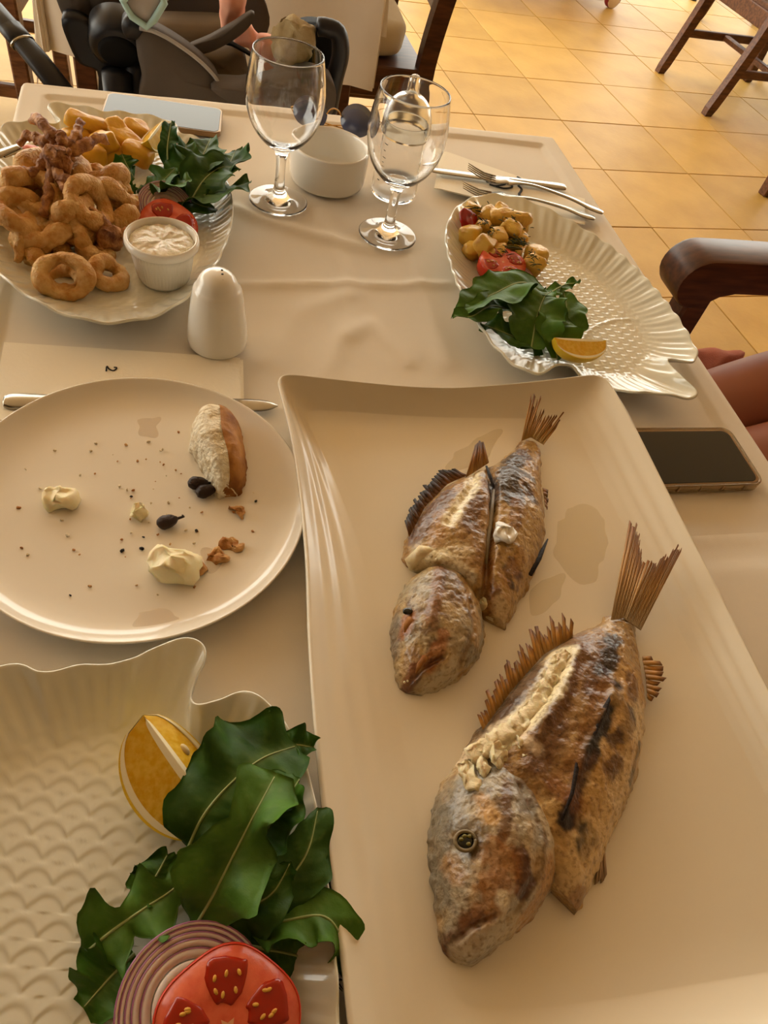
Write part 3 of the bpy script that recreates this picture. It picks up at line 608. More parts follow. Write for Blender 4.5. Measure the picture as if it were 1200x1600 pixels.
# --- far fish head, cut off
sth1 = [((668, 884), (708, 884)), ((640, 902), (736, 908)), ((622, 935), (754, 945)), ((615, 970), (761, 985)), ((615, 1005), (755, 1015)), ((620, 1040), (732, 1046)), ((627, 1062), (695, 1066)), ((638, 1074), (666, 1076))]
chh1 = [([(733, 938), (742, 985), (720, 1035)], 3.5, '80603a', .7), ([(690, 890), (680, 930), (668, 980)], 10, '7a4418', .75), ([(700, 900), (705, 940)], 12, '6a4a2c', .6), ([(640, 960), (632, 985)], 8, 'a8622a', .8), ([(690, 1000), (670, 1040)], 9, 'a05c24', .7), ([(650, 1040), (640, 1065)], 7, '7a3418', .7), ([(620, 950), (618, 1010)], 8, '77706a', .7), ([(745, 960), (745, 1000)], 7, 'c09a64', .6), ([(715, 1045), (680, 1065)], 12, 'c8bca0', .7), ([(660, 900), (640, 925)], 12, 'a89878', .6), ([(720, 980), (710, 1010)], 12, 'b8a078', .5), ([(648, 1062), (666, 1042), (690, 1030)], 4, '5a2c14', .7)]  # gill and mouth strokes are crease shade painted into the skin colour
P, f, uu, vv = body_loft(sth1, [.014, .024, .030, .032, .030, .024, .016, .006], 160, 100, PF, .011, p=2.2, bumps=[(wpl([(640, 1064), (660, 1046), (690, 1032)], .016), .0016, -.003), (wpl([(735, 940), (742, 985), (720, 1035)], .025), .002, -.002), (wpl([(690, 892), (672, 970)], .03), .004, .0018)], seed=21, lump=.0018)
h1 = solo('fish_head_piece', (P, f), m_fish, 'cut-off grilled fish head resting by the smaller fish body', 'fish head', vcol=paint(P, ['857d70', '9c8e74', 'b09870', 'b89660', '98744a'], chh1, 23))
for k, (a, b) in enumerate([((642, 966), (632, 988)), ((665, 1026), (650, 1052)), ((684, 1020), (678, 1040))]):
    part('orange_roe_scrap', tube([VZ(*a, PF+.027-.004*k), VZ((a[0]+b[0])/2-2, (a[1]+b[1])/2, PF+.027-.004*k), VZ(*b, PF+.024-.005*k)], [.0025, .002, .0006], 7, .5), m_crust, h1)
e1 = VZ(637, 955, PF+.0235); part('eye_socket', xf(superell(.004, .003, .0016, 1, 12, 8), e1), m_eye, h1)
part('teeth', join(*[xf(superell(.0009, .0009, .0012, .8, 6, 5), VZ(632+5*k, 1066-2*k, PF+.010)) for k in range(7)]), m_flesh, h1)
# --- oil on the platter floor
def puddle(px, h, m, label, cat, group, seed, base=None, amp=.25, name='oil_puddle'):
    W_ = crom([VZ(*p, base if base else PF+.0004)[:2] for p in px], 60, True); c = W_.mean(0)
    W_ = c+(W_-c)*(1+amp*np.array([noise.noise((q[0]*70, q[1]*70, seed)) for q in W_]))[:, None]; z = (base if base else PF)
    v = np.r_[np.c_[W_, np.full(60, z)], np.c_[c+(W_-c)*.9, np.full(60, z+h)], [[*c, z+h*1.2]]]
    f = grid_faces(2, 60, True)+[[60+i, 60+(i+1) % 60, 120] for i in range(60)]
    return solo(name, (v, f), m, label, cat, group)
puddle([(720, 700), (780, 670), (770, 700), (745, 725), (700, 730)], .0004, m_oil, 'pale yellow oil puddle beside the tail of the smaller fish', 'oil', 'oil puddles', 1)
puddle([(890, 790), (940, 800), (945, 870), (920, 910), (880, 890), (865, 850)], .0004, m_oil, 'pale yellow oil puddle on the platter by the belly of the smaller fish', 'oil', 'oil puddles', 2)
puddle([(835, 915), (880, 900), (870, 940), (830, 960)], .0004, m_oil, 'thin oil puddle on the platter between the two fish', 'oil', 'oil puddles', 3)
# ------------------------------------------------------------------ salad leaves
LG = ['3a5f1a', '47701f', '547c28', '40681c']
def leaf(label, group, pts, ws, roll=0., fold=.4, wave=.0035, lobes=.14, seed=0, tone=None, nu=40, nv=15, lobn=3.5, base=0.):
    """pts = midrib points (px, py, height over table); ws = half widths in m along it"""
    mid = resample(crom([V(x, y, h+base) for x, y, h in pts], 60), nu); ws = np.interp(np.linspace(0, 1, nu), np.linspace(0, 1, len(ws)), ws)
    t = np.gradient(mid, axis=0); t /= np.linalg.norm(t, axis=1)[:, None]
    s = np.cross(t, [0, 0, 1.]); s /= np.linalg.norm(s, axis=1)[:, None]+1e-9; n = np.cross(s, t)
    s2 = s*math.cos(roll)+n*math.sin(roll); n2 = -s*math.sin(roll)+n*math.cos(roll)
    v = np.linspace(-1, 1, nv); u = np.linspace(0, 1, nu)
    lob = 1+lobes*np.sin(u*PI*2*lobn+seed)[:, None]*(.6+.4*np.sign(v)[None]*math.sin(seed*3))+.10*np.sin(u*41+seed)[:, None]*lobes*2
    ww = ws[:, None]*np.maximum(lob, .25)*np.abs(v)[None]*np.sign(v)[None]
    lift = fold*np.abs(ww)*(1-.35*np.abs(v)[None])+wave*(np.abs(v)**1.3)[None]*np.sin(u*PI*5+seed)[:, None]
    lift = lift+wave*.8*(np.abs(v)[None]**1.5)*np.sin(u[:, None]*19+np.sign(v)[None]*1.3+seed*2)
    # pillowing between side veins
    vein = np.abs(np.mod(u[:, None]*8-np.abs(v)[None]*.9, 1)-.5)*2
    lift = lift+.0009*(vein-.5)*(np.abs(v)[None] > .05)
    P = mid[:, None]+s2[:, None]*ww[..., None]+n2[:, None]*lift[..., None]
    P = P.reshape(-1, 3); wgt = np.tile(np.abs(v)**.8, nu)[:, None]; P = P+(jit(P, .0045, 38, seed, 2)-P)*wgt; P[:, 2] = np.maximum(P[:, 2], T+.0085)
    th = .0005; nn = np.repeat(n2, nv, 0); Q = P-nn*th; off = len(P)
    f = grid_faces(nu, nv); f = f+[[a+off for a in q][::-1] for q in f]
    rim = [i*nv for i in range(nu)]+[(nu-1)*nv+j for j in range(1, nv)]+[i*nv+nv-1 for i in range(nu-2, -1, -1)]+[j for j in range(nv-2, 0, -1)]
    f += [[rim[i], rim[(i+1) % len(rim)], off+rim[(i+1) % len(rim)], off+rim[i]] for i in range(len(rim))]
    bc_ = np.array(lin(tone or LG[int(seed*7) % 4])[:3]); vc = np.ones((nu, nv, 1))*bc_
    k = .30*np.exp(-(np.abs(v)/.10)**2)[None]+.16*(vein > .86)*(1-np.abs(v)[None]*.6); vc = vc*(1-k[..., None])+np.array(lin('8a9c56')[:3])*k[..., None]
    vc = vc*(1+.25*nz(P, 60, seed).reshape(nu, nv, 1)); vc = vc.reshape(-1, 3)
    o = solo('arugula_leaf', (np.r_[P, Q], f), m_leaf, label, 'salad leaf', group, vcol=np.r_[vc, vc*.9], fix=False)
    r = np.linspace(.0011, .0003, nu); part('midrib', tube((mid+n2*.0003)[:-1], r[:-1], 6, .7), m_rib, o)
    return o
LB = ['broad arugula leaf with forked pale veins tucked under the heap against the long platter', 'narrow dark arugula leaf beneath the curled leaf next to the tomato slice', 'short lobed arugula leaf lying flat below the long lobed leaf', 'long lobed arugula leaf with a pale midrib stretching away from the platter', 'small upright arugula leaf between the lemon wedge and the long lobed leaf', 'folded arugula leaf standing along the platter side of the heap', 'small dark arugula leaf pressed behind the folded leaf by the platter', 'curled arugula leaf arching over the long platter edge with a drooping tip', 'small curly arugula leaf poking out behind the broadest leaf', 'broadest round arugula leaf covering part of the large lemon wedge', 'crinkled arugula leaf between the broadest leaf and the central leaf', 'central spoon-shaped arugula leaf on top of the heap with a straight pale midrib', 'slim arugula leaf lying along the underside of the central leaf']; GB = 'arugula leaves beside the large tomato slice'
W_B = lambda m: [x*m for x in (.10, .5, .9, 1.0, .95, .7, .05)]
for k, (pts, ws, kw) in enumerate([
    ([(437, 1415, .012), (480, 1400, .014), (530, 1385, .016)], [.008, .024, .026, .022, .012], dict(roll=.2, lobes=.1)),
    ([(376, 1475, .012), (450, 1490, .014), (525, 1508, .012)], [.006, .014, .016, .014, .003], dict(roll=-.2)),
    ([(210, 1490, .010), (170, 1530, .011), (130, 1575, .012)], [.008, .020, .024, .020, .006], dict(lobes=.2)),
    ([(131, 1492, .012), (175, 1455, .018), (225, 1420, .022), (270, 1390, .025), (312, 1352, .028)], [.004, .022, .024, .010, .022, .022, .010, .020, .014], dict(lobes=.22, lobn=2.5, fold=.3)),
    ([(215, 1400, .018), (240, 1375, .022), (262, 1335, .026)], [.010, .017, .018, .016, .004], dict(fold=.1)),
    ([(360, 1450, .020), (430, 1395, .030), (478, 1335, .036), (497, 1262, .034)], [.008, .016, .02, .019, .014, .004], dict(roll=-.4)),
    ([(468, 1385, .02), (490, 1330, .024), (496, 1270, .024)], [.01, .013, .012, .006], dict(roll=.3)),
    ([(370, 1450, .018), (440, 1440, .028), (505, 1432, .034), (535, 1470, .026), (546, 1528, .014)], [.006, .015, .019, .018, .014, .004], dict(roll=.35, wave=.004)),
    ([(425, 1185, .030), (455, 1165, .032), (490, 1168, .03)], [.010, .013, .013, .004], dict(fold=.3)),
    ([(292, 1330, .030), (318, 1275, .040), (360, 1225, .046), (410, 1185, .044), (465, 1165, .034)], [.008, .022, .034, .040, .040, .032, .014], dict(roll=.05, fold=.18, wave=.006)),
    ([(395, 1330, .03), (440, 1260, .044), (470, 1215, .046)], [.008, .020, .024, .020, .006], dict(roll=.2, wave=.004)),
    ([(285, 1480, .016), (330, 1405, .034), (368, 1330, .050), (400, 1268, .056), (432, 1208, .052)], [.004, .010, .020, .030, .032, .026, .017, .021, .022, .012], dict(roll=.08, fold=.5, wave=.006, lobes=.16, lobn=2)),
    ([(300, 1470, .014), (345, 1435, .024), (420, 1400, .034), (455, 1345, .038)], [.006, .014, .018, .018, .012, .004], dict(roll=-.3, wave=.004)),
    ]): leaf(LB[k], GB, pts, [x*.82 for x in ws], seed=1.3*k+.4, **kw)
# R plate leaves
LR = ['dark arugula leaf lowest in the pile by the roast potatoes', 'broad arugula leaf on the far side of the pile by the roast potatoes', 'slim arugula leaf hanging over the rim below the pink tomato slice', 'longest arugula leaf, draped from the pink tomato slice over the plate rim', 'round arugula leaf on top of the pile by the roast potatoes', 'arugula leaf running down to the lemon wedge on the potato plate', 'thin arugula stem sprig pointing over the bare embossed scales']; GR = 'arugula leaves beside the roast potatoes'
for k, (pts, ws, kw) in enumerate([
    ([(845, 545, .012), (800, 525, .022), (750, 505, .028)], [.006, .016, .02, .018, .004], dict(roll=.1)),
    ([(860, 540, .014), (880, 520, .02), (885, 480, .03), (880, 455, .034)], [.008, .02, .026, .02, .004], dict()),
    ([(812, 492, .03), (770, 478, .036), (735, 495, .040), (706, 492, .038)], [.004, .012, .016, .016, .012, .003], dict(roll=.2)),
    ([(862, 475, .034), (820, 442, .046), (770, 460, .044), (708, 490, .038)], [.004, .018, .026, .024, .016, .003], dict(roll=-.1, lobes=.1)),
    ([(830, 545, .018), (838, 500, .034), (850, 465, .042), (862, 455, .042)], [.012, .028, .032, .026, .006], dict(roll=.1)),
    ([(870, 560, .014), (868, 520, .028), (872, 480, .038)], [.006, .022, .026, .018, .004], dict(roll=-.1)),
    ([(850, 465, .036), (880, 446, .036), (905, 442, .034)], [.003, .008, .007, .001], dict()),
    ]): leaf(LR[k], GR, pts, ws, seed=1.7*k+9, **kw)
# L plate leaves
LL = ['pointed arugula leaf reaching out towards the wine glass foot', 'arugula leaf curving down behind the onion slice to the plate rim', 'arugula leaf between the onion slice and the fried potatoes', 'bright translucent arugula leaf standing against the fried potatoes', 'tall arugula leaf at the back of the heap near the phone', 'rounded arugula leaf at the wine glass side of the heap', 'pale green arugula leaf in the middle of the calamari plate heap', 'broad arugula leaf on top of the calamari plate heap', 'narrow upright arugula leaf beside the lemon wedge among the fried potatoes', 'arugula leaf just above the leaning onion slice', 'tiny arugula leaf tip between the calamari and the onion slice']; GL = 'arugula leaves on the calamari plate'
for k, (pts, ws, kw) in enumerate([
    ([(270, 330, .02), (300, 310, .03), (345, 300, .034), (390, 285, .028)], [.006, .02, .024, .018, .002], dict(roll=.2)),
    ([(275, 300, .02), (310, 320, .026), (335, 325, .022)], [.006, .02, .022, .006], dict(roll=-.2)),
    ([(215, 295, .02), (250, 285, .034), (275, 262, .044)], [.008, .02, .022, .006], dict()),
    ([(210, 280, .024), (200, 262, .036), (190, 240, .046)], [.008, .016, .016, .006], dict(fold=.1, tone='3c6a22')),
    ([(285, 280, .03), (310, 255, .044), (330, 215, .05)], [.01, .024, .028, .02, .006], dict(roll=.1)),
    ([(330, 285, .028), (355, 262, .04), (368, 235, .044)], [.01, .024, .026, .008], dict(roll=.4)),
    ([(265, 290, .03), (290, 255, .044), (290, 225, .05)], [.01, .02, .02, .008], dict(roll=-.1, tone='41702a')),
    ([(300, 310, .03), (320, 280, .042), (345, 262, .048), (372, 262, .044)], [.008, .026, .03, .022, .006], dict(roll=-.1)),
    ([(262, 255, .03), (262, 225, .044), (268, 188, .055)], [.006, .01, .012, .003], dict(tone='2c5a1e')),
    ([(240, 300, .03), (275, 290, .042), (300, 280, .048)], [.008, .018, .02, .006], dict(roll=.2)),
    ([(205, 310, .025), (200, 298, .03), (196, 285, .034)], [.004, .008, .007, .002], dict()),
    ]): leaf(LL[k], GL, pts, ws, seed=2.1*k+30, **kw)
# ------------------------------------------------------------------ lemon wedges
def lemon(label, c, rot, L_=.034, R_=.025, alpha=1.25, seeds=2):
    """wedge: axis along local X, two flat cut faces meeting on the axis; rind outside"""
    c = np.array(c, float); t = thing('lemon_wedge', label, 'lemon', c, 'lemon wedges')
    nx, na = 28, 14; u = np.linspace(-1, 1, nx); pr_ = R_*np.sqrt(np.maximum(1-u**2, 0))**.9+.0006
    A = np.linspace(-alpha/2, alpha/2, na)
    def shell(s0, s1, a0=-alpha/2, a1=alpha/2, ux=1.0):
        AA = np.linspace(a0, a1, na); vs = []
        for s in (s0, s1): vs.append(np.stack([np.repeat(u[:, None]*L_*ux, na, 1), (s*pr_*ux)[:, None]*np.sin(AA)[None], -(s*pr_*ux)[:, None]*np.cos(AA)[None]], -1).reshape(-1, 3))
        v = np.concatenate(vs); g = grid_faces(nx, na); o = nx*na; f = g+[[x+o for x in q][::-1] for q in g]
        rim = [i*na for i in range(nx)]+[(nx-1)*na+j for j in range(1, na)]+[i*na+na-1 for i in range(nx-2, -1, -1)]+[j for j in range(na-2, 0, -1)]
        f += [[rim[i], rim[(i+1) % len(rim)], o+rim[(i+1) % len(rim)], o+rim[i]] for i in range(len(rim))]
        return v, f
    put = lambda vf: (np.array(vf[0])@np.array(rot).T+c, vf[1])
    part('rind', put(shell(.97, 1.02)), m_lemrind, t, sharp=.5); part('pith', put(shell(.86, .975)), m_lempith, t, sharp=.5)
    h = alpha/2
    for k in range(2): a0 = -h+alpha/2*k; part('segment', put(shell(.08, .90, a0+.010, a0+alpha/2-.03, .985)), m_lemflesh, t, sharp=.5)
    part('core', put(shell(.005, .13, -h, h, .93)), m_lempith, t, sharp=.5)
    part('membrane', put(shell(.03, .88, -.045, .045, .97)), m_lempith, t, sharp=.5)
    for k in range(seeds):
        p = np.array([(.25-.5*k)*L_, math.sin(h)*R_*.45, -math.cos(h)*R_*.45]); v, f = superell(.0042, .0022, .002, 1, 10, 8); part('seed', put((v+p, f)), m_seed, t)
    return t
def basis(xa, za):
    x = np.array(xa, float); x /= np.linalg.norm(x); z = np.array(za, float); z -= x*(z@x); z /= np.linalg.norm(z); return np.stack([x, np.cross(z, x), z], 1)
a, b = V(228, 1165, .03), V(325, 1300, .02)
lemon('large lemon wedge with pale seeds tucked behind the arugula by the large tomato slice', (a+b)/2+np.array([.004, .006, .014]), basis(b-a, (.22, .12, .95)), .040, .033, 1.9)
a, b = V(862, 543, .03), V(944, 547, .03)
lemon('lemon wedge lying on the rim side of the plate of roast potatoes', (a+b)/2+np.array([0, .004, .010]), basis(b-a, (.0, .30, .8)), .030, .024, 1.9)
a, b = V(225, 245, .035), V(262, 195, .035)
lemon('lemon wedge among the fried potatoes on the calamari plate', (a+b)/2+np.array([0, 0, .012]), basis(b-a, (.3, .2, .9)), .028, .022, 1.3, 0)
# ------------------------------------------------------------------ onion and tomato slices
def onion(label, c, R_, rot):
    c = np.array(c, float); t = thing('onion_slice', label, 'onion slice', c, 'red onion slices'); put = lambda vf: (np.array(vf[0])@np.array(rot).T+c, vf[1]); h = .0035
    rs = R_*np.array([.36, .54, .68, .79, .87, .94, 1.0]); prev = 0.0001
    for k, r in enumerate(rs):
        hh = h+.00025*math.sin(k*2.3)
        if k == 0: pf = [(.0001, 0), (r-.0008, 0), (r-.0003, hh*.5), (r-.0008, hh), (.0001, hh+.0003)]
        else: pf = [(prev+.0002, 0), (r-.0005, 0), (r-.0002, hh*.5), (r-.0006, hh-.0002), ((prev+r)/2, hh), (prev+.0003, hh-.0005), (prev+.0002, 0)]
        o = part('ring', put(lathe(pf, 56)), m_onion, t); prev = r
        ro = lathe([(r-.0008, hh*1.0), (r-.00005, hh*.97), (r+.0001, hh*.5), (r-.0001, .0002), (r-.0009, hh*.2), (r-.0008, hh*1.0)], 56)
        if k >= 2: part('purple_edge', put(ro), m_onskin, o)
    return t
def tomato(label, c, R_, rot, h=.007, lobes_=4):
    c = np.array(c, float); t = thing('tomato_slice', label, 'tomato slice', c, 'tomato slices'); put = lambda vf: (np.array(vf[0])@np.array(rot).T+c, vf[1])
    wob = lambda i, a, r, z: r*.03*np.sin(a*lobes_+.6)
    b = part('flesh', put(lathe([(.0001, 0), (R_*.97, 0), (R_*.975, h*.5), (R_*.965, h), (R_*.5, h), (.0001, h)], 64, rmod=wob)), m_tom, t)
    part('skin', put(lathe([(R_*.965, -.0002), (R_*1.0, h*.1), (R_*1.005, h*.5), (R_*.995, h*.92), (R_*.975, h+.0001), (R_*.965, h-.0003), (R_*.96, h*.5)], 64, rmod=wob)), m_tomskin, t)
    r0 = random.Random(int(R_*1e5))
    for k in range(lobes_):
        a0 = 2*PI*k/lobes_+.3; ph = np.linspace(0, 2*PI, 28, endpoint=False)
        cs, sn = np.sign(np.cos(ph))*np.abs(np.cos(ph))**.6, np.sign(np.sin(ph))*np.abs(np.sin(ph))**.6; rr = R_*(.58+.29*cs+.03*np.sin(5*ph)); aa_ = a0+(PI/lobes_)*(.70+.1*math.sin(k*2.7))*sn*(1+.08*np.cos(3*ph)); xy = np.c_[rr*np.cos(aa_), rr*np.sin(aa_)]; cc = xy.mean(0)
        v = np.r_[np.c_[xy, np.full(28, h*.6)], np.c_[xy, np.full(28, h+.0003)], np.c_[cc+(xy-cc)*.8, np.full(28, h+.0008)], [[*cc, h+.0006]]]
        f = grid_faces(3, 28, True)+[[56+i, 56+(i+1) % 28, 84] for i in range(28)]
        p = part('seed_pocket', put((v, f)), m_tompulp, t)
        sd = []
        for q in range(6):
            d = cc+(xy[r0.randrange(28)]-cc)*r0.uniform(.3, .75); sd.append(xf(superell(R_*.05, R_*.028, R_*.018, 1, 8, 6), (d[0], d[1], h+.0012), 0, 0, a0+r0.uniform(-.5, .5)))
        part('seeds', put(join(*sd)), m_tomseed, p)
    part('core', put(join(*[tube([np.array([0, 0, h-.0003]), np.array([R_*.55*math.cos(a0), R_*.55*math.sin(a0), h-.0004])], [R_*.10, R_*.015], 8, .12) for a0 in [2*PI*(k+.5)/lobes_+.3 for k in range(lobes_)]])), m_tomcore, t)
    return t
tl = lambda ax, an: np.array(Matrix.Rotation(an, 3, Vector(ax)))
onion('large red onion slice under the large tomato slice', V(302, 1572, .022), .038, tl((1, .3, 0), .12))
tomato('large tomato slice with open seed pockets on the big red onion slice', V(355, 1606, .030), .0355, tl((1, .2, 0), .14), .008, 5)
onion('red onion slice leaning on the fried calamari behind the tomato slice', V(258, 325, .022), .030, tl((1, .25, 0), .55))
tomato('red tomato slice leaning behind the ramekin of sauce', V(262, 357, .022), .031, tl((1, .2, 0), .5), .006)
onion('red onion slice beneath the tomato slice and arugula by the roast potatoes', V(795, 440, .014), .032, tl((1, -.2, 0), .2))
tomato('pink tomato slice standing beside the roast potatoes and pepper', V(780, 424, .014), .029, tl((1, .1, 0), .10), .014)
# ------------------------------------------------------------------ calamari
def ctone(P, seed, dark=.0):
    k = np.clip(.5+.7*nz(P, 70, seed)+.4*nz(P, 190, seed+2)+dark, 0, 1)[:, None]
    return np.array(lin('f2d090')[:3])*(1-k)+np.array(lin('cf9a4c')[:3])*k
def ring(px, py, h, R_, r, nx, ny, seed, squash=1.0, a0=0, a1=2*PI, rz=0, label=None):
    n, m = 40, 14; closed = a1-a0 > 6.2; A = np.linspace(a0, a1, n, endpoint=not closed); B = np.arange(m)*2*PI/m
    rr = r*(1+.14*np.sin(A*2+seed)+.09*np.sin(A*5+seed*2))
    x = (R_+rr[:, None]*np.cos(B))*np.cos(A)[:, None]; y = (R_+rr[:, None]*np.cos(B))*np.sin(A)[:, None]*squash; z = 1.1*rr[:, None]*np.sin(B)+0*x+(.12*R_*np.sin(A*2+seed))[:, None]
    v = np.stack([x, y, z], -1).reshape(-1, 3); v = jit(v, .0010, 160, seed, 3)
    f = grid_faces(n, m, True)
    if closed: f += [[(n-1)*m+j, j, (j+1) % m, (n-1)*m+(j+1) % m] for j in range(m)]
    else: f += [list(range(m)), list(range((n-1)*m, n*m))[::-1]]
    v = v@rm(nx, ny, rz).T+V(px, py, h)
    v[:, 2] = np.maximum(v[:, 2], T+.0082)
    return solo('calamari_ring', (v, f), m_calam, label or 'golden battered calamari ring heaped on the calamari plate', 'calamari', 'fried calamari rings', vcol=ctone(v, seed))
for k, q in enumerate([
    (100, 432, .026, .0205, .0078, .75, .05), (170, 428, .018, .0135, .0075, .5, .1), (34, 335, .040, .022, .0085, .55, -.25), (60, 372, .024, .019, .009, .3, .5),
    (90, 372, .026, .018, .0080, .8, .2), (28, 282, .048, .019, .009, .5, -.4), (62, 305, .044, .02, .0095, .5, .2), (102, 274, .049, .017, .0105, .6, -.3),
    (140, 318, .050, .0195, .0085, .8, .2), (178, 310, .036, .022, .008, .5, .8), (165, 285, .045, .02, .009, .6, .8), (185, 345, .026, .017, .0085, .5, .4),
    (112, 325, .044, .02, .009, .6, -.2), (72, 395, .012, .016, .009, .2, .3), (68, 276, .044, .018, .0105, .5, .4), (120, 350, .028, .02, .0095, .3, .1), (150, 392, .014, .016, .008, .2, .2), (55, 335, .02, .022, .01, 0, 0), (10, 310, .028, .02, .01, .3, .2), (98, 440, .012, .019, .0075, .1, 0)]):
    ring(*q, seed=3.7*k+1, squash=.85+.15*math.sin(k), rz=k*.9, label={0: 'calamari ring with a wide round hole propped on a flat ring', 1: 'small round calamari ring lying beside the sauce ramekin', 2: 'large calamari ring showing its open hole at the outer rim of the calamari plate', 7: 'puffy calamari ring on top of the heap holding up the curled squid', 8: 'calamari ring standing in the middle of the heap between two strips', 9: 'wide calamari ring leaning by the red onion slice', 19: 'flat calamari ring under the wide-holed ring'}.get(k))
def stick(px0, px1, h0, h1, r, seed, label='golden battered calamari strip in the heap on the calamari plate'):
    a, b = V(*px0, h0), V(*px1, h1); u = np.linspace(0, 1, 18)[:, None]; path = a*(1-u)+b*u; path[:, 2] += .006*np.sin(u[:, 0]*PI)
    v, f = tube(path, r*(1+.2*np.sin(u[:, 0]*7+seed))*np.clip(np.sin(u[:, 0]*PI*.96+.06)**.35, .3, 1), 12); v = jit(v, .002, 130, seed, 3); v[:, 2] = np.maximum(v[:, 2], T+.0082)
    solo('calamari_strip', (v, f), m_calam, label, 'calamari', 'fried calamari strips', vcol=ctone(v, seed))
stick((108, 335), (138, 400), .045, .018, .0072, 2, 'straight calamari strip standing in the heap between two rings'); stick((48, 335), (30, 410), .04, .015, .0095, 5, 'thick calamari strip resting at the bare edge of the calamari plate'); stick((140, 262), (205, 305), .05, .04, .007, 8, 'long calamari strip below the fried potatoes'); stick((150, 270), (210, 330), .052, .035, .0075, 11, 'long calamari strip lying next to the onion slice'); stick((185, 350), (215, 312), .03, .036, .006, 14, 'short calamari strip curling up beside the tomato slice'); stick((40, 400), (75, 420), .014, .012, .008, 17, 'stubby calamari strip beside the wide-holed ring')
def squid(label, c, arms, seed, R_=.012, dk=.42, up=0.):
    c = np.array(c, float); t = thing('fried_squid', label, 'squid', c, 'fried squid tentacles')
    v, f = superell(R_, R_*.85, R_*1.1, .9, 20, 14); v = jit(v+c, .003, 110, seed, 3)
    tone = lambda P, s: (lambda k: np.array(lin('cf9658')[:3])*(1-k)+np.array(lin('7c4a3e')[:3])*k)(np.clip(dk+.9*nz(P, 80, s), 0, 1)[:, None])
    part('body', (v, f), m_squid, t, vcol=tone(v, seed))
    for k, pts in enumerate(arms):
        W_ = resample(crom([V(*p) for p in pts], 30), 22); W_ = W_+[0, 0, up]; r = np.linspace(.0074, .0034, 22); v, f = tube(W_, r*(1+.15*np.sin(np.arange(22)*1.3)), 10); v = jit(v, .0016, 150, seed+k, 3); part('tentacle', (v, f), m_squid, t, vcol=tone(v, seed+k*3))
squid('fried squid with curled purple tentacles on top of the calamari heap', V(90, 250, .074), [[(90, 250, .066), (85, 225, .08), (70, 205, .088), (55, 193, .086), (53, 202, .078)], [(90, 250, .066), (70, 230, .074), (45, 222, .072), (32, 235, .066)], [(92, 245, .068), (115, 230, .078), (128, 198, .084)], [(95, 250, .066), (125, 240, .074), (160, 222, .076), (165, 232, .07)], [(90, 255, .066), (100, 265, .068), (108, 250, .076), (106, 244, .08)], [(88, 260, .064), (95, 285, .06), (115, 290, .062), (118, 298, .058)], [(85, 265, .062), (80, 300, .05), (68, 345, .036)], [(95, 245, .07), (98, 228, .082), (97, 215, .086)], [(90, 262, .06), (100, 300, .055), (118, 305, .056)], [(82, 245, .066), (60, 275, .058), (35, 275, .056)]], 5, .0135, .22, .006)
squid('fried squid piece leaning beside the ramekin of tartar sauce', V(172, 372, .028), [[(172, 372, .028), (155, 350, .04), (138, 330, .046)], [(172, 370, .028), (195, 362, .034), (200, 366, .03)], [(170, 375, .026), (160, 345, .042), (130, 322, .05)], [(165, 375, .025), (155, 395, .015), (150, 400, .012)]], 15, .012, .15)
# ------------------------------------------------------------------ potatoes and roast vegetables
def chunk(name, label, cat, group, px, py, h, a, b, c, m, seed, e=.55, rx=0, ry=0, rz=0, amp=.003):
    v, f = superell(a, b, c, e, 20, 14); v = jit(v, amp, 70, seed, 3); v = v@rm(rx, ry, rz).T+V(px, py, h); v[:, 2] = np.maximum(v[:, 2], T+.0083)
    return solo(name, (v, f), m, label, cat, group)
for k, q in enumerate([(137, 193, .038, .026, .0095, .0095, 0, .1, -.25), (162, 222, .034, .021, .012, .011, .2, -.4, -1.1), (195, 220, .03, .024, .012, .011, 0, .2, -.75), (185, 208, .034, .018, .011, .01, 0, .4, -1.0), (212, 205, .03, .016, .012, .011, .2, .3, .4), (140, 245, .03, .018, .012, .012, 0, 0, .5), (215, 240, .028, .018, .012, .011, 0, .2, -.4), (120, 215, .026, .016, .011, .01, 0, 0, .4), (170, 245, .02, .02, .012, .011, 0, 0, 0)]):
    chunk('fried_potato', 'golden fried potato wedge behind the squid on the calamari plate', 'potato', 'fried potato wedges', *q[:6], m_fry, 2.1*k, .5, *q[6:], amp=.0015)
chunk('carrot_piece', 'small orange carrot piece under the squid tentacles', 'carrot', None, 52, 236, .04, .012, .005, .005, M('carrot', 'cf5a1c', .4), 3, .7, 0, 0, -.4, .001)
for k, q in enumerate([(738, 330, .03, .011, .010), (762, 338, .034, .013, .010), (783, 332, .03, .011, .009), (735, 368, .026, .013, .011), (755, 358, .03, .010, .010), (758, 382, .03, .014, .010), (778, 372, .03, .013, .010), (797, 362, .032, .013, .012), (738, 392, .018, .012, .010), (812, 378, .024, .012, .011), (838, 402, .024, .014, .012), (832, 415, .022, .013, .012), (775, 352, .022, .012, .01), (815, 350, .02, .012, .01), (760, 400, .02, .012, .01), (800, 395, .018, .013, .01), (745, 350, .018, .013, .01), (780, 392, .026, .010, .008)]):
    chunk('roast_potato', 'roast potato cube speckled with herbs on the scaled plate', 'potato', 'roast potato cubes', q[0], q[1], q[2], q[3], q[3]*.8, q[4], m_potato, 3.3*k, .5, .3*math.sin(k), .3*math.cos(k*2), k*.8, .002)
chunk('roast_potato', 'long roast potato wedge speckled with herbs on the scaled plate', 'potato', None, 797, 341, .038, .029, .010, .009, m_potato, 77, .6, 0, 0, .05, .002)
chunk('red_pepper_piece', 'shiny red pepper piece at the rim of the plate of roast potatoes', 'pepper', None, 732, 342, .034, .016, .012, .004, m_redpep, 4, .6, .5, .5, .2, .003)
